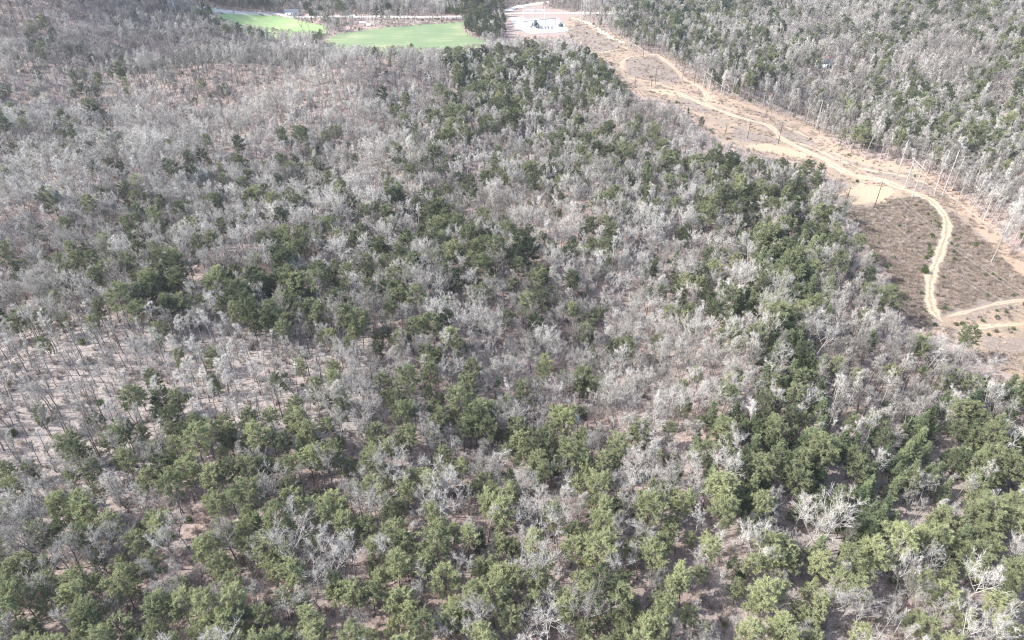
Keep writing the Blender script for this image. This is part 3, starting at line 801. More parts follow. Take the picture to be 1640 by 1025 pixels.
def instancer(name, sources, x, y, z, var, rot, scl, tint, kind='stuff'):
    """one object: points that each carry a copy of one of the sources' meshes"""
    me = bpy.data.meshes.new(name); n = len(x)
    me.vertices.add(n); me.vertices.foreach_set('co', np.stack([x, y, z], 1).astype(np.float32).ravel())
    for nm, ty, val in (('idx', 'INT', var.astype(np.int32)), ('rot', 'FLOAT', rot), ('scl', 'FLOAT', scl), ('tint', 'FLOAT', tint)):
        a = me.attributes.new(nm, ty, 'POINT'); a.data.foreach_set('value', val if ty == 'INT' else val.astype(np.float32))
    me.update()
    o = link(name, me); tag(o, kind=kind)
    ng = bpy.data.node_groups.new(name, 'GeometryNodeTree')
    ng.interface.new_socket('Geometry', in_out='INPUT', socket_type='NodeSocketGeometry')
    ng.interface.new_socket('Geometry', in_out='OUTPUT', socket_type='NodeSocketGeometry')
    N_ = ng.nodes; L_ = ng.links
    gi = N_.new('NodeGroupInput'); go = N_.new('NodeGroupOutput')
    m2p = N_.new('GeometryNodeMeshToPoints'); L_.new(gi.outputs[0], m2p.inputs[0])
    prev = []
    out = N_.new('GeometryNodeJoinGeometry')
    ia = N_.new('GeometryNodeInputNamedAttribute'); ia.data_type = 'INT'; ia.inputs['Name'].default_value = 'idx'
    ra = N_.new('GeometryNodeInputNamedAttribute'); ra.data_type = 'FLOAT'; ra.inputs['Name'].default_value = 'rot'
    sa = N_.new('GeometryNodeInputNamedAttribute'); sa.data_type = 'FLOAT'; sa.inputs['Name'].default_value = 'scl'
    cx = N_.new('ShaderNodeCombineXYZ'); L_.new(ra.outputs[0], cx.inputs[2])
    for k, objs in enumerate(sources):
        cmp_ = N_.new('FunctionNodeCompare'); cmp_.data_type = 'INT'; cmp_.operation = 'EQUAL'
        ins = [s_ for s_ in cmp_.inputs if s_.type == 'INT']
        L_.new(ia.outputs[0], ins[0]); ins[1].default_value = k
        j = N_.new('GeometryNodeJoinGeometry')
        for ob in objs:
            oi = N_.new('GeometryNodeObjectInfo'); oi.transform_space = 'ORIGINAL'; oi.inputs['Object'].default_value = ob
            oi.inputs['As Instance'].default_value = False
            L_.new(oi.outputs['Geometry'], j.inputs[0])
        ip = N_.new('GeometryNodeInstanceOnPoints')
        L_.new(m2p.outputs[0], ip.inputs['Points']); L_.new(cmp_.outputs[0], ip.inputs['Selection'])
        L_.new(j.outputs[0], ip.inputs['Instance']); L_.new(cx.outputs[0], ip.inputs['Rotation']); L_.new(sa.outputs[0], ip.inputs['Scale'])
        L_.new(ip.outputs[0], out.inputs[0])
    L_.new(out.outputs[0], go.inputs[0])
    md = o.modifiers.new('stand', 'NODES'); md.node_group = ng
    return o
def stand(name, is_pine, rest):
    src = PINES if is_pine else BARE
    sources = [protos[(is_pine, k)] for k in range(len(src)) if (is_pine, k) in protos]
    mp = {k: i for i, k in enumerate([k for k in range(len(src)) if (is_pine, k) in protos])}
    var = np.array([mp.get(int(v), 0) for v in T['var'][rest]])
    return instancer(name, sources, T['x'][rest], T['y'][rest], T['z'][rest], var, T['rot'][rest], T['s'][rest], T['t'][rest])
stand('pine_forest', True, rest_p)
stand('bare_forest', False, rest_b)
print('trees', N, 'pines', int(T['pine'].sum()), 'protos', sorted(protos))

# ------------------------------------------------------------------ shrubs, brush and dry grass
def shrub_mesh(seed, h, n, spread, r0=0.03):
    r = np.random.default_rng(seed); mb = MB()
    a = r.uniform(0, 6.28, n); q = r.uniform(0, spread, n)
    d = unit(np.stack([np.cos(a) * q, np.sin(a) * q, np.ones(n)], 1))
    L = h * r.uniform(.6, 1, (n, 1)); p0 = np.stack([np.cos(a) * q * .4, np.sin(a) * q * .4, np.full(n, -.05)], 1); p1 = p0 + d * L
    vv = r.uniform(0, 1, n)
    mb.tubes(p0, p1, r0, r0 * .35, 3, val=vv)
    k = 8
    t = r.uniform(.3, 1, (n, k, 1)); p = (p0[:, None] + (p1 - p0)[:, None] * t).reshape(-1, 3)
    e = p + unit(np.repeat(d, k, 0) * .7 + r.normal(0, .6, (n * k, 3))) * h * r.uniform(.15, .4, (n * k, 1))
    mb.tubes(p, e, r0 * .5, 0, 3, val=np.repeat(vv, k))
    return mb
def leafy_mesh(seed, h, rad_, n=1500, leaf=.16):
    r = np.random.default_rng(seed); mb = MB()
    c = unit(r.normal(0, 1, (n, 3))) * r.uniform(.45, 1, (n, 1)) ** .6 * (rad_, rad_, h * .5) * (1 + .25 * np.sin(np.arange(n) * .013 * 7)[:, None]) + (0, 0, h * .52)
    d = unit(r.normal(0, 1, (n, 3)) + (0, 0, .3)); s_ = unit(np.cross(d, r.normal(0, 1, (n, 3)))) * leaf * .3
    mb.blades(c, c + d * leaf * 1.8, s_, val=r.uniform(0, 1, n)); mb.tubes(np.zeros((5, 3)), r.normal(0, .4, (5, 3)) * (1, 1, 0) + (0, 0, h * .8), .05, .01, 4)
    return mb
sh = []
for i, (px_, py_, mesh, m_, lab, t_) in enumerate([
        (1454, 345, shrub_mesh(51, 1.9, 26, .8), 'brush', 'grey-brown leafless bush below the track bend', .4),
        (1470, 460, shrub_mesh(52, 1.3, 20, 1.0), 'brush', 'low brown bush left of the sandy track', .3),
        (1480, 437, leafy_mesh(53, 2.2, 1.3), 'leafy', 'small evergreen bush on the left verge of the sandy track', .2)]):
    p = P(px_, py_)
    o = link('shrub', mesh.mesh('shrub', M[m_]), None, p); o['tint'] = t_
    tag(o, lab, 'bush'); sh.append(o)
tuft = MB(); r_ = np.random.default_rng(9); nn = 90
a_ = r_.uniform(0, 6.28, nn); q_ = r_.uniform(0, 1, nn)
p_ = np.stack([np.cos(a_) * q_ * .9, np.sin(a_) * q_ * .9, np.full(nn, -.03)], 1)
e_ = p_ + unit(np.stack([np.cos(a_) * q_ * .8, np.sin(a_) * q_ * .8, np.full(nn, 1.0)], 1) + r_.normal(0, .2, (nn, 3))) * r_.uniform(.35, .9, (nn, 1))
tuft.blades(p_, e_, unit(np.cross(e_ - p_, r_.normal(0, 1, (nn, 3)))) * .035, val=r_.uniform(0, 1, nn))
p = P(1462, 362)
tuft_o = link('grass_tuft', tuft.mesh('grass_tuft', M['drygrass']), None, p); tuft_o['tint'] = .6
tag(tuft_o, 'tuft of dry straw grass inside the bend of the sandy track', 'grass tuft')
def rnd_pts(n, ylo, yhi, margin=30):
    y = (rng.uniform(ylo ** 1.6, yhi ** 1.6, n)) ** (1 / 1.6); x = rng.uniform(-1, 1, n) * (.8 * y + margin); return x, y
corr = sdf
# undergrowth in the wood
x, y = rnd_pts(75000, 50, 760)
d = sdf(x, y, CORR_W)
z = hz(x, y); qx, qy, _ = proj(x, y, z)
k = (d < 1)
for q in (VIEW_KEEP[1:]):
    k &= ~in_poly(qx, qy, q)
litter = in_poly(qx, qy, OPEN[0])
k &= ~(litter & (rng.uniform(0, 1, len(x)) < .15))
x, y, z = x[k], y[k], z[k]
u = rng.uniform(0, 1, len(x))
var = np.where(u < .5, 0, np.where(u < .965, 1, 2))
scl = rng.uniform(.35, 1.25, len(x)) * np.where(var == 2, .7, 1)
instancer('undergrowth', [(s_,) for s_ in sh], x, y, z, var, rng.uniform(0, 6.28, len(x)), scl, np.clip(rng.normal(.6, .22, len(x)), 0, 1))
# brush and dry grass in the corridor
main_w = smooth_line(W(TRACK_MAIN), 3); lines = [[(q.x, q.y) for q in smooth_line(W(t_), 3)] for t_ in (TRACK_MAIN, TRACK_TOP, TRACK_LINK, TRACK_EAST, TRACK_FAINT)]
bx = [min(q[0] for q in CORR_W), max(q[0] for q in CORR_W)]; by = [min(q[1] for q in CORR_W), max(q[1] for q in CORR_W)]
x = rng.uniform(bx[0], bx[1], 120000); y = rng.uniform(by[0], by[1], 120000)
k = in_poly(x, y, [(q[0], q[1]) for q in CORR_W]); x, y = x[k], y[k]
dl = np.full(len(x), 1e9)
for ln in lines: dl = np.minimum(dl, seg_dist(x, y, ln))
z = hz(x, y); qx, qy, _ = proj(x, y, z)
brown = in_poly(qx, qy, [(1345,345),(1400,330),(1440,318),(1470,316),(1500,330),(1530,345),(1575,385),(1645,450),(1645,475),(1560,495),(1500,505),(1470,540),(1420,500),(1380,400)])
sandp = in_poly(qx, qy, [(1335,308),(1372,300),(1418,297),(1432,308),(1410,322),(1372,326),(1345,328)]) | in_poly(qx, qy, [(1195,233),(1230,230),(1262,238),(1295,247),(1285,253),(1250,246),(1210,240)])
patch = np.sin(x / 4.1 + np.sin(y / 6)) * np.sin(y / 5.3 + np.sin(x / 7))
u = rng.uniform(0, 1, len(x))
kg = (dl > 2.1) & ~sandp & (u < np.where(brown, .9, np.where(patch > .25, .22, .03)))
instancer('dry_grass', [(tuft_o,)], x[kg], y[kg], z[kg], np.zeros(kg.sum(), int), rng.uniform(0, 6.28, kg.sum()), rng.uniform(.5, 1.3, kg.sum()),
          np.clip(rng.normal(.55, .2, kg.sum()) - .22 * brown[kg], 0, 1))
u = rng.uniform(0, 1, len(x))
kb = (dl > 2.8) & ~sandp & (u < np.where(brown, np.where(patch > 0, .20, .10), .012))
verge = (dl > 2.4) & (dl < 4.5) & (qy > 340) & (u > .8)
kb |= verge
var = np.where(rng.uniform(0, 1, len(x)) < np.where(verge, .3, .07), 2, rng.integers(0, 2, len(x)))[kb]
instancer('corridor_brush', [(s_,) for s_ in sh], x[kb], y[kb], z[kb], var, rng.uniform(0, 6.28, kb.sum()),
          rng.uniform(.35, .95, kb.sum()) * np.where(var == 2, .6, 1), np.clip(rng.normal(.35, .2, kb.sum()), 0, 1))

# ------------------------------------------------------------------ fallen logs
LOGS = [((389,820),(416,801),.16,'white fallen trunk lying in the dark gap among the olive pines'),
        ((1478,975),(1500,945),.12,'pale fallen trunk beside the bright bare trees low on the right'),
        ((955,632),(1000,642),.10,'thin log lying under the bare trees right of the middle'),
        ((1210,840),(1228,824),.10,'short pale log in the clearing below the green young pines'),
        ((150,640),(180,652),.12,'dark log across the pale leaf litter at the left'),
        ((880,760),(915,752),.10,'thin grey log right of the great spreading bare tree'),
        ((640,650),(668,640),.09,'thin log below the big round pine near the middle'),
        ((1560,700),(1590,672),.09,'white log leaning up the slope near the right edge')]
for a, b, r0, lab in LOGS:
    p0, p1 = P(*a), P(*b)
    root = thing('fallen_log', lab, 'log', p0, 0, 'fallen logs')
    d = np.array(p1 - p0); n = 6
    pts = np.array([d * t for t in np.linspace(0, 1, n + 1)]); pts += np.random.default_rng(int(a[0])).normal(0, .12, pts.shape)
    for i in range(n + 1): pts[i, 2] = float(hz(p0.x + pts[i, 0], p0.y + pts[i, 1])) - p0.z + .1
    mb = MB(); mb.tubes(pts[:-1], pts[1:], [r0 * (1.2 - .13 * i) for i in range(n)], [r0 * (1.2 - .13 * (i + 1)) for i in range(n)], 8)
    link('trunk', mb.mesh('log_trunk', M['log'], True), root)
    mb = MB(); rr = np.random.default_rng(3)
    q = pts[rr.integers(2, n, 7)]; mb.tubes(q, q + unit(rr.normal(0, 1, (7, 3)) * (1, 1, .3) + (0, 0, .5)) * rr.uniform(.6, 1.8, (7, 1)), .04, 0, 4)
    link('branches', mb.mesh('log_branches', M['log']), root)

# ------------------------------------------------------------------ poles, frames and wires
def pole_at(px, py, top_px, top_py):
    """base on the ground and the height at which the top reaches its place in the photo"""
    b = P(px, py); depth0 = None
    best = min(((abs(float(proj(b.x, b.y, b.z + h)[1]) - top_py), h) for h in np.arange(4, 34, .25)))
    return b, best[1]
def build_pole(base, h, label, arms=1, ang=0.5, group='utility poles in the cleared corridor'):
    root = thing('utility_pole', label, 'utility pole', base, ang, group)
    mb = MB(); mb.tubes([(0, 0, -.5)], [(0, 0, h)], .16, .10, 8); mb.tubes([(0, 0, h)], [(0, 0, h + .06)], .13, .02, 8)
    link('pole', mb.mesh('pole', M['wood_pole'], True), root)
    for k in range(arms):
        mb = MB(); z = h - .5 - 1.3 * k
        mb.box((0, .18, z), (2.0, .09, .11)); mb.tubes([(-.8, .18, z), (.8, .18, z)], [(0, .1, z - .7), (0, .1, z - .7)], .03, .03, 4)
        arm = link('crossarm', mb.mesh('crossarm', M['wood_pole']), root)
        for sx in (-.9, -.4, .9):
            mi = MB(); mi.tubes([(sx, .18, z + .08), (sx, .18, z + .2)], [(sx, .18, z + .2), (sx, .18, z + .34)], [.05, .09], [.09, .05], 8)
            link('insulator', mi.mesh('insulator', M['porcelain'], True), arm)
    return root, h
POLES = [((1400,333),(1411,291),'tallest dark wooden pole beside the bright sand patch in the corridor',2),
         ((1357,318),(1362,300),'short dark pole at the wood edge left of the sand patch',1),
         ((1246,231),(1253,195),'dark wooden pole left of the sandy track above the orange soil',2),
         ((1197,222),(1200,194),'dark wooden pole in the middle of the three on the pink slope',2),
         ((1162,214),(1164,200),'shortest dark pole near the lone round pine',1),
         ((1049,136),(1051,108),'thin dark pole beside the upper track loop',1),
         ((1043,138),(1044,121),'low dark pole just left of the upper loop pole',1),
         ((1017,137),(1018,122),'small dark pole at the left end of the link track',1),
         ((1030,92),(1031,76),'far dark pole on top of the upper track loop',1),
         ((1093,127),(1093,112),'dark pole at the right side of the upper track loop',1),
         ((1112,134),(1113,113),'dark pole by the far wood edge under the pale frame',1)]
tops = {}
for i, (b, t, lab, arms) in enumerate(POLES):
    bp, h = pole_at(*b, *t); build_pole(bp, h, lab, arms, -.5); tops[i] = Vector((bp.x, bp.y, bp.z + h - .2))
FRAMES = []
def build_frame(name, feet, top_pys, label, m_='pale_pole', arm=True):
    ps = []
    for (a, b), tp in zip(feet, top_pys):
        q, h = pole_at(a, b, a, tp); ps.append((q, h))
    c = sum((q for q, _ in ps), Vector()) / len(ps)
    h = sum(hh for _, hh in ps) / len(ps)
    root = thing(name, label, 'power line frame', c, 0, 'pale power line frames')
    for q, hh in ps:
        o = q - c; mb = MB(); mb.tubes([(o.x, o.y, o.z - .6)], [(o.x, o.y, o.z + hh)], .21, .13, 8)
        link('pole', mb.mesh('frame_pole', M[m_], True), root)
    heads = []
    if len(ps) > 1 and arm:
        a = ps[0][0] - c; b = ps[-1][0] - c; d = (b - a); d.z = 0; L = d.length; d.normalize()
        z = h - 2.2; a2 = Vector((a.x, a.y, z)) - d * 2.2; b2 = Vector((b.x, b.y, z)) + d * 2.2
        off = Vector((-d.y, d.x, 0)) * .34
        mb = MB(); mb.tubes([a2 + off, a2 + off + Vector((0, 0, -.0))], [b2 + off, b2 + off], [.10, .06], [.10, .06], 5)
        link('crossarm', mb.mesh('frame_crossarm', M[m_]), root)
        mb = MB(); mb.tubes([Vector((a.x, a.y, z - .6)) - off, Vector((b.x, b.y, z - .6)) - off], [Vector((b.x, b.y, z - 5)) - off, Vector((a.x, a.y, z - 5)) - off], .06, .06, 4)
        link('cross_brace', mb.mesh('cross_brace', M[m_]), root)
        for q in (a2 + d * .3, (a2 + b2) / 2 + d * .5, b2 - d * .3):
            mb = MB(); s_ = q + off + Vector((0, 0, -.15))
            mb.tubes([s_ - Vector((0, 0, .3 * k)) for k in range(5)], [s_ - Vector((0, 0, .3 * k + .28)) for k in range(5)], .12, .05, 6)
            link('insulator', mb.mesh('frame_insulator', M['porcelain'], True), root)
            heads.append(c + s_ - Vector((0, 0, 1.5)))
        heads.append(c + Vector((a.x, a.y, h))); heads.append(c + Vector((b.x, b.y, h)))
    FRAMES.append((root, ps, heads)); return heads
hA = build_frame('double_pole_pylon', [(1448,302),(1460,318)], [252,257], 'left pale two-pole frame standing on the sandy track bend')
hB = build_frame('double_pole_pylon', [(1498,304),(1509,313),(1524,305)], [240,240,252], 'right pale three-pole frame beside the pink strip at the wood edge')
hS = build_frame('tall_pole', [(1441,266)], [224], 'single pale pole at the wood edge above the left frame')
hT = build_frame('tall_pole', [(1306,208)], [160], 'lone tall white pole against the grey wood right of the track')
hD = build_frame('double_pole_pylon', [(1125,144),(1135,150)], [112,112], 'far pale two-pole frame where the corridor bends')
hE = build_frame('double_pole_pylon', [(1155,147),(1172,155)], [118,124], 'thin pale frame right of the far bend frame')
hF = build_frame('double_pole_pylon', [(930,40),(938,44)], [-8,-6], 'tallest far pale frame right of the substation yard')
hG = build_frame('double_pole_pylon', [(1005,84),(1012,87)], [58,60], 'pale frame standing by the far wood edge above the upper loop')
def wire(a, b, sag, label, r0=.03, name='power_line'):
    n = 26; pts = []
    for i in range(n + 1):
        t = i / n; p = a.lerp(b, t); p = Vector((p.x, p.y, p.z - 4 * sag * t * (1 - t))); pts.append(np.array(p - a))
    pts = np.array(pts); mb = MB(); mb.tubes(pts[:-1], pts[1:], r0, r0, 5)
    o = link(name, mb.mesh(name, M['cable'], True), None, a); tag(o, label, 'power line', 'power line wires'); return o
ord3 = ['left outer', 'middle', 'right outer', 'upper left', 'upper right']
def span(h0, h1, sag, what):
    for i, (a, b) in enumerate(list(zip(h0, h1))[:4]): wire(a, b, sag, "%s wire %s" % (ord3[i], what), .02 if i < 3 else .012)
span(hF, hG, 3, 'from the substation frame to the loop frame')
span(hG, hD, 3, 'from the loop frame to the bend frame')
span(hD, hA, 5, 'from the bend frame to the left near frame')
span(hE, hB, 5, 'from the thin bend frame to the three-pole frame')
span(hG, hE, 3, 'from the loop frame to the thin bend frame')
# next structures stand outside the photo, at the lower right
def off_frame(heads, dx, dy):
    return [Vector((q.x + dx, q.y + dy, q.z + float(hz(q.x + dx, q.y + dy)) - float(hz(q.x, q.y)))) for q in heads]
span(hA, off_frame(hA, 28, -150), 6, 'from the left near frame down to the right edge')
span(hB, off_frame(hB, 35, -150), 6, 'from the three-pole frame down to the right edge')
for i, (a, b) in enumerate([(4, 3), (3, 2), (2, 0), (9, 10)]):
    for k, dx in enumerate((-1.1, 1.1)):
        wire(tops[a] + Vector((dx, 0, 0)), tops[b] + Vector((dx, 0, 0)), 1.2, "%s distribution wire %s" % (('left', 'right')[k], ['from the shortest pole to the middle pole', 'from the middle pole to the pole above the orange soil', 'from there to the tallest dark pole', 'between the two far poles right of the loop'][i]), .02)
for k, dx in enumerate((-1.1, 1.1)):
    q = tops[0] + Vector((dx, 0, 0)); wire(q, q + Vector((18, -120, 0)), 5, "%s distribution wire from the tallest dark pole to the lower right" % ('left', 'right')[k], .025)
    q = tops[1] + Vector((dx, 0, 0)); wire(q, q + Vector((24, -115, 0)), 5, "%s distribution wire from the short wood-edge pole to the lower right" % ('left', 'right')[k], .025)

# ------------------------------------------------------------------ substation
def steel_post(mb, p, h, r0=.22): mb.tubes([(p[0], p[1], p[2])], [(p[0], p[1], p[2] + h)], r0, r0, 6)
g0, g1, g2 = P(838, 46), P(855, 46), P(872, 46)
yd = float(hz(g0.x, g0.y)) + .18
def top_h(px, py, tp): return pole_at(px, py, px, tp)[1]
H1 = top_h(838, 46, 16)
root = thing('steel_gantry', 'tall white steel gantry of three posts and a top beam on the gravel yard', 'gantry', (g1.x, g1.y, yd))
for q in (g0, g1, g2):
    mb = MB(); steel_post(mb, (q.x - g1.x, q.y - g1.y, 0), H1 + 3, .28); link('post', mb.mesh('gantry_post', M['steel']), root)
mb = MB(); a = (g0.x - g1.x, g0.y - g1.y, H1); b = (g2.x - g1.x, g2.y - g1.y, H1)
mb.tubes([a, (a[0], a[1], H1 - .9)], [b, (b[0], b[1], H1 - .9)], .22, .22, 5)
nz = 14
for i in range(nz):
    t0, t1 = i / nz, (i + 1) / nz; za, zb = (H1, H1 - .9) if i % 2 else (H1 - .9, H1)
    mb.tubes([(a[0] + (b[0] - a[0]) * t0, a[1], za)], [(a[0] + (b[0] - a[0]) * t1, a[1], zb)], .07, .07, 4)
link('top_beam', mb.mesh('gantry_beam', M['steel']), root)
g3, g4 = P(874, 40), P(890, 40); H2 = 5.5
root = thing('steel_gantry', 'low wide dark steel gantry right of the tall white one', 'gantry', (g3.x, g3.y, yd))
for q in (g0, g3, g4):
    mb = MB(); steel_post(mb, (q.x - g3.x, q.y - g3.y, 0), H2, .18); link('post', mb.mesh('gantry_post', M['equip']), root)
mb = MB(); mb.tubes([(g0.x - g3.x, g0.y - g3.y, H2)], [(g4.x - g3.x, g4.y - g3.y, H2)], .18, .18, 5); link('top_beam', mb.mesh('gantry_beam', M['equip']), root)
def transformer(px, py, label, s_=1.0):
    p = P(px, py); root = thing('transformer', label, 'transformer', (p.x, p.y, yd), .1, 'substation equipment'); root.scale = (s_, s_, s_)
    mb = MB(); mb.box((0, 0, .15), (4.4, 3.2, .3)); link('plinth', mb.mesh('plinth', M['concrete']), root)
    mb = MB(); mb.box((0, 0, 1.6), (2.6, 1.8, 2.6)); mb.box((0, 0, 2.98), (2.8, 2.0, .16)); mb.tubes([(-1.1, .2, 3.7)], [(1.1, .2, 3.7)], .35, .35, 10); link('tank', mb.mesh('tank', M['equip']), root)
    for sx in (-1, 1):
        mb = MB()
        for k in range(6): mb.box((sx * 1.75, -.75 + .3 * k, 1.5), (.7, .08, 2.0))
        link('radiator', mb.mesh('radiator', M['equip']), root)
    for sx in (-.8, 0, .8):
        mb = MB()
        for k in range(6): mb.tubes([(sx, -.4, 3.06 + .22 * k)], [(sx, -.4, 3.26 + .22 * k)], .17, .07, 8)
        link('bushing', mb.mesh('bushing', M['porcelain']), root)
transformer(857, 43, 'largest dark transformer under the tall gantry', 1.25)
transformer(862, 46, 'second dark transformer just right of the largest one', .9)
transformer(898, 43, 'dark transformer alone at the right end of the gravel yard', .9)
for i, (px_, lab) in enumerate([(851, 'dark breaker cabinet leftmost of the yard row'), (868, 'dark breaker cabinet left of the yard middle'), (873, 'dark breaker cabinet in the yard middle'), (878, 'dark breaker cabinet right of the yard middle'), (884, 'dark breaker cabinet rightmost of the yard row')]):
    p = P(px_, 46 if i else 45); root = thing('breaker', lab, 'breaker', (p.x, p.y, yd), 0, 'substation equipment')
    mb = MB(); mb.box((0, 0, 1.1), (1.0, .8, 1.2)); [mb.box((sx, 0, .25), (.1, .6, .5)) for sx in (-.4, .4)]; link('cabinet', mb.mesh('cabinet', M['equip']), root)
    for sx in (-.3, .0, .3):
        mb = MB(); mb.tubes([(sx, 0, 1.7), (sx, 0, 2.1)], [(sx * 1.6, 0, 2.1), (sx * 1.9, 0, 2.7)], [.09, .12], [.12, .05], 6); link('bushing', mb.mesh('bushing', M['porcelain']), root)
spots = [(843,37),(848,38),(853,37.5),(860,38),(866,37),(880,36),(886,38),(892,40),(846,48),(852,49.5),(866,49),(874,49.5),(882,49),(890,49),(840,43),(870,41),(878,42)]
wh = ['back row, first from the left', 'back row, second from the left', 'back row, third from the left', 'back row, behind the large transformer', 'back row, under the right gantry post', 'back row, under the low gantry', 'back row, right of the low gantry', 'back corner on the right',
      'front row, first from the left', 'front row, second from the left', 'front row, middle', 'front row, right of the middle', 'front row, second from the right', 'front row, rightmost', 'middle row, leftmost', 'middle row, right of the transformers', 'middle row, rightmost']
for (a, b), wt in zip(spots, wh):
    p = P(a, b); root = thing('switch_stand', 'light steel switch stand, ' + wt, 'switch stand', (p.x, p.y, yd), 0, 'light steel stands in the yard')
    mb = MB()
    for sx in (-1.2, 1.2): mb.tubes([(sx, 0, 0)], [(sx, 0, 3.2)], .1, .1, 5)
    mb.tubes([(-1.6, 0, 3.2), (-1.2, 0, 1.6)], [(1.6, 0, 3.2), (1.2, 0, 3.2)], [.1, .05], [.1, .05], 5); link('frame', mb.mesh('stand_frame', M['steel']), root)
    for sx in (-1.2, 0, 1.2):
        mb = MB(); mb.tubes([(sx, 0, 3.25), (sx, 0, 3.6)], [(sx, 0, 3.6), (sx, 0, 4.2)], [.08, .13], [.13, .05], 6); link('insulator', mb.mesh('stand_insulator', M['porcelain']), root)
# chain-link fence round the yard
fp = [P(a, b) for a, b in [(822,34),(838,32),(893,31),(909,49),(898,51),(850,53.5),(828,46)]]
root = thing('yard_fence', 'thin wire mesh fence round the white gravel yard', 'fence', (fp[0].x, fp[0].y, yd))
mesh_mb = MB()
for i in range(len(fp)):
    a, b = fp[i], fp[(i + 1) % len(fp)]; L = (b - a).length; n = max(1, int(L / 6))
    for j in range(n):
        q = a.lerp(b, j / n) - fp[0]; mb = MB(); mb.tubes([(q.x, q.y, -.2)], [(q.x, q.y, 2.4)], .05, .05, 5); link('post', mb.mesh('fence_post', M['steel']), root)
    for zz in np.arange(.1, 2.4, .25):
        mesh_mb.tubes([(a.x - fp[0].x, a.y - fp[0].y, zz)], [(b.x - fp[0].x, b.y - fp[0].y, zz)], .012, .012, 3)
link('wire_mesh', mesh_mb.mesh('wire_mesh', M['steel']), root)

# ------------------------------------------------------------------ houses
def house(px, py, L, Wd, h, rz, wall, roof, label, name='house'):
    p = P(px, py); root = thing(name, label, 'house', p, rz)
    mb = MB(); mb.box((0, 0, h / 2 - .3), (L, Wd, h + .6))
    g = Wd * .28
    for sx in (-L / 2, L / 2):
        mb.add([(sx, -Wd / 2, h), (sx, Wd / 2, h), (sx, 0, h + g)], tris=[(0, 1, 2)])
    link('wall', mb.mesh('wall', M[wall]), root)
    mb = MB(); o_ = .5; t = .12
    for s_ in (-1, 1):
        y0, z0 = s_ * (Wd / 2 + o_), h - g * o_ / (Wd / 2) + .03
        v = [(-L / 2 - o_, y0, z0), (L / 2 + o_, y0, z0), (L / 2 + o_, 0, h + g + .03), (-L / 2 - o_, 0, h + g + .03)]
        v += [(a, b, c + t) for a, b, c in v]
        mb.add(v, quads=[(0,1,2,3),(4,5,6,7),(0,1,5,4),(1,2,6,5),(3,2,6,7),(0,3,7,4)])
    rf = link('roof', mb.mesh('roof', M[roof]), root)
    mb = MB(); mb.box((L * .2, Wd * .15, h + g), (.7, .7, 1.6)); link('chimney', mb.mesh('chimney', M['brick']), rf)
    for s_ in (-1, 1):
        for k in range(3):
            mb = MB(); mb.box((-L * .33 + L * .33 * k, s_ * (Wd / 2 + .03), 1.6), (1.2, .08, 1.1)); link('window', mb.mesh('window', M['glass']), root)
    mb = MB(); mb.box((L * .17, -Wd / 2 - .04, 1.05), (1.0, .08, 2.1)); link('door', mb.mesh('door', M['dark_roof']), root)
house(1320, 107, 13, 8, 3, .15, 'white_wall', 'roof', 'low house with a pale roof among pines right of the corridor')
house(1345, 104, 8, 6, 2.8, .4, 'white_wall', 'roof', 'small white outbuilding beside the pale-roofed house', 'shed')
house(1278, 7, 13, 8, 3.2, .1, 'brick', 'dark_roof', 'red brick house with a blue-grey roof at the top edge')
house(1085, 5, 14, 8, 3.2, -.2, 'white_wall', 'roof', 'white house behind pines at the top edge right of the substation')
house(468, 24, 12, 7, 3, .2, 'white_wall', 'roof', 'white house beside the road behind the dark tree at the field')
house(503, 25, 8, 5, 2.6, 0, 'white_wall', 'roof', 'small white shed by the road right of the dark field tree', 'shed')
house(1296, 64, 9, 6, 2.8, .1, 'brick', 'roof', 'tan hut half hidden in the wood left of the pale-roofed house', 'shed')
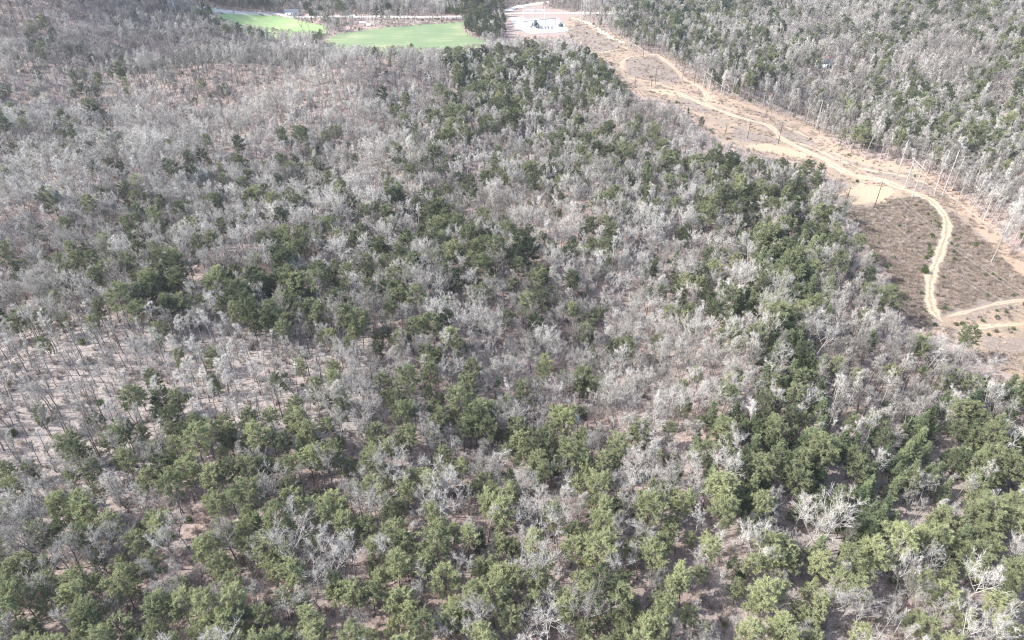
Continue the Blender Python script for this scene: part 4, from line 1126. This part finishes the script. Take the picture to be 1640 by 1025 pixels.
# carport and white van at the field's far side
p = P(584, 41)
root = thing('carport', 'open white carport frame at the far edge of the green field', 'carport', p, 0)
for sx in (-3.5, 0, 3.5):
    for sy in (-2, 2):
        mb = MB(); mb.box((sx, sy, 1.4), (.22, .22, 3.0)); link('post', mb.mesh('carport_post', M['white_wall']), root)
mb = MB(); mb.box((0, 0, 3.0), (8, 5, .18)); link('roof', mb.mesh('carport_roof', M['roof']), root)
p = P(592, 42)
root = thing('parked_van', 'white van parked right of the open carport', 'van', p, .15)
mb = MB(); mb.box((0, 0, .85), (5.2, 2.0, .9)); mb.add([(-2.6,-.95,1.3),(1.5,-.95,1.3),(2.1,-.95,1.3),(-2.6,.95,1.3),(1.5,.95,1.3),(2.1,.95,1.3),(-2.5,-.85,2.3),(1.2,-.85,2.3),(-2.5,.85,2.3),(1.2,.85,2.3)],
       quads=[(0,2,7,6),(3,8,9,5),(0,6,8,3),(6,7,9,8),(2,5,9,7)]); link('body', mb.mesh('van_body', M['white_wall']), root)
mb = MB(); mb.add([(1.35,-.8,2.15),(1.35,.8,2.15),(2.07,.85,1.42),(2.07,-.85,1.42)], quads=[(0,1,2,3)]); o = link('windscreen', mb.mesh('windscreen', M['glass']), root); o.location = (.03, 0, .02)
for sx in (-1.6, 1.6):
    for sy in (-1, 1):
        mb = MB(); mb.tubes([(sx, sy * .85, .36)], [(sx, sy * 1.02, .36)], .36, .36, 12); mb.tubes([(sx, sy * 1.02, .36)], [(sx, sy * 1.03, .36)], .36, .02, 12); link('wheel', mb.mesh('wheel', M['equip']), root)

# ------------------------------------------------------------------ the air
mb = MB(); mb.box((0, 840, 51), (3600, 1740, 146))
hm = bpy.data.materials.new('pale_air'); hm.use_nodes = True; hn = hm.node_tree; hn.nodes.clear()
ho = hn.nodes.new('ShaderNodeOutputMaterial'); hv = hn.nodes.new('ShaderNodeVolumePrincipled')
hv.inputs['Color'].default_value = (0.80, 0.87, 1.0, 1); hv.inputs['Density'].default_value = 0.0001; hv.inputs['Anisotropy'].default_value = 0.2
hn.links.new(hv.outputs[0], ho.inputs['Volume'])
o = link('haze', mb.mesh('haze', hm)); tag(o, kind='stuff')
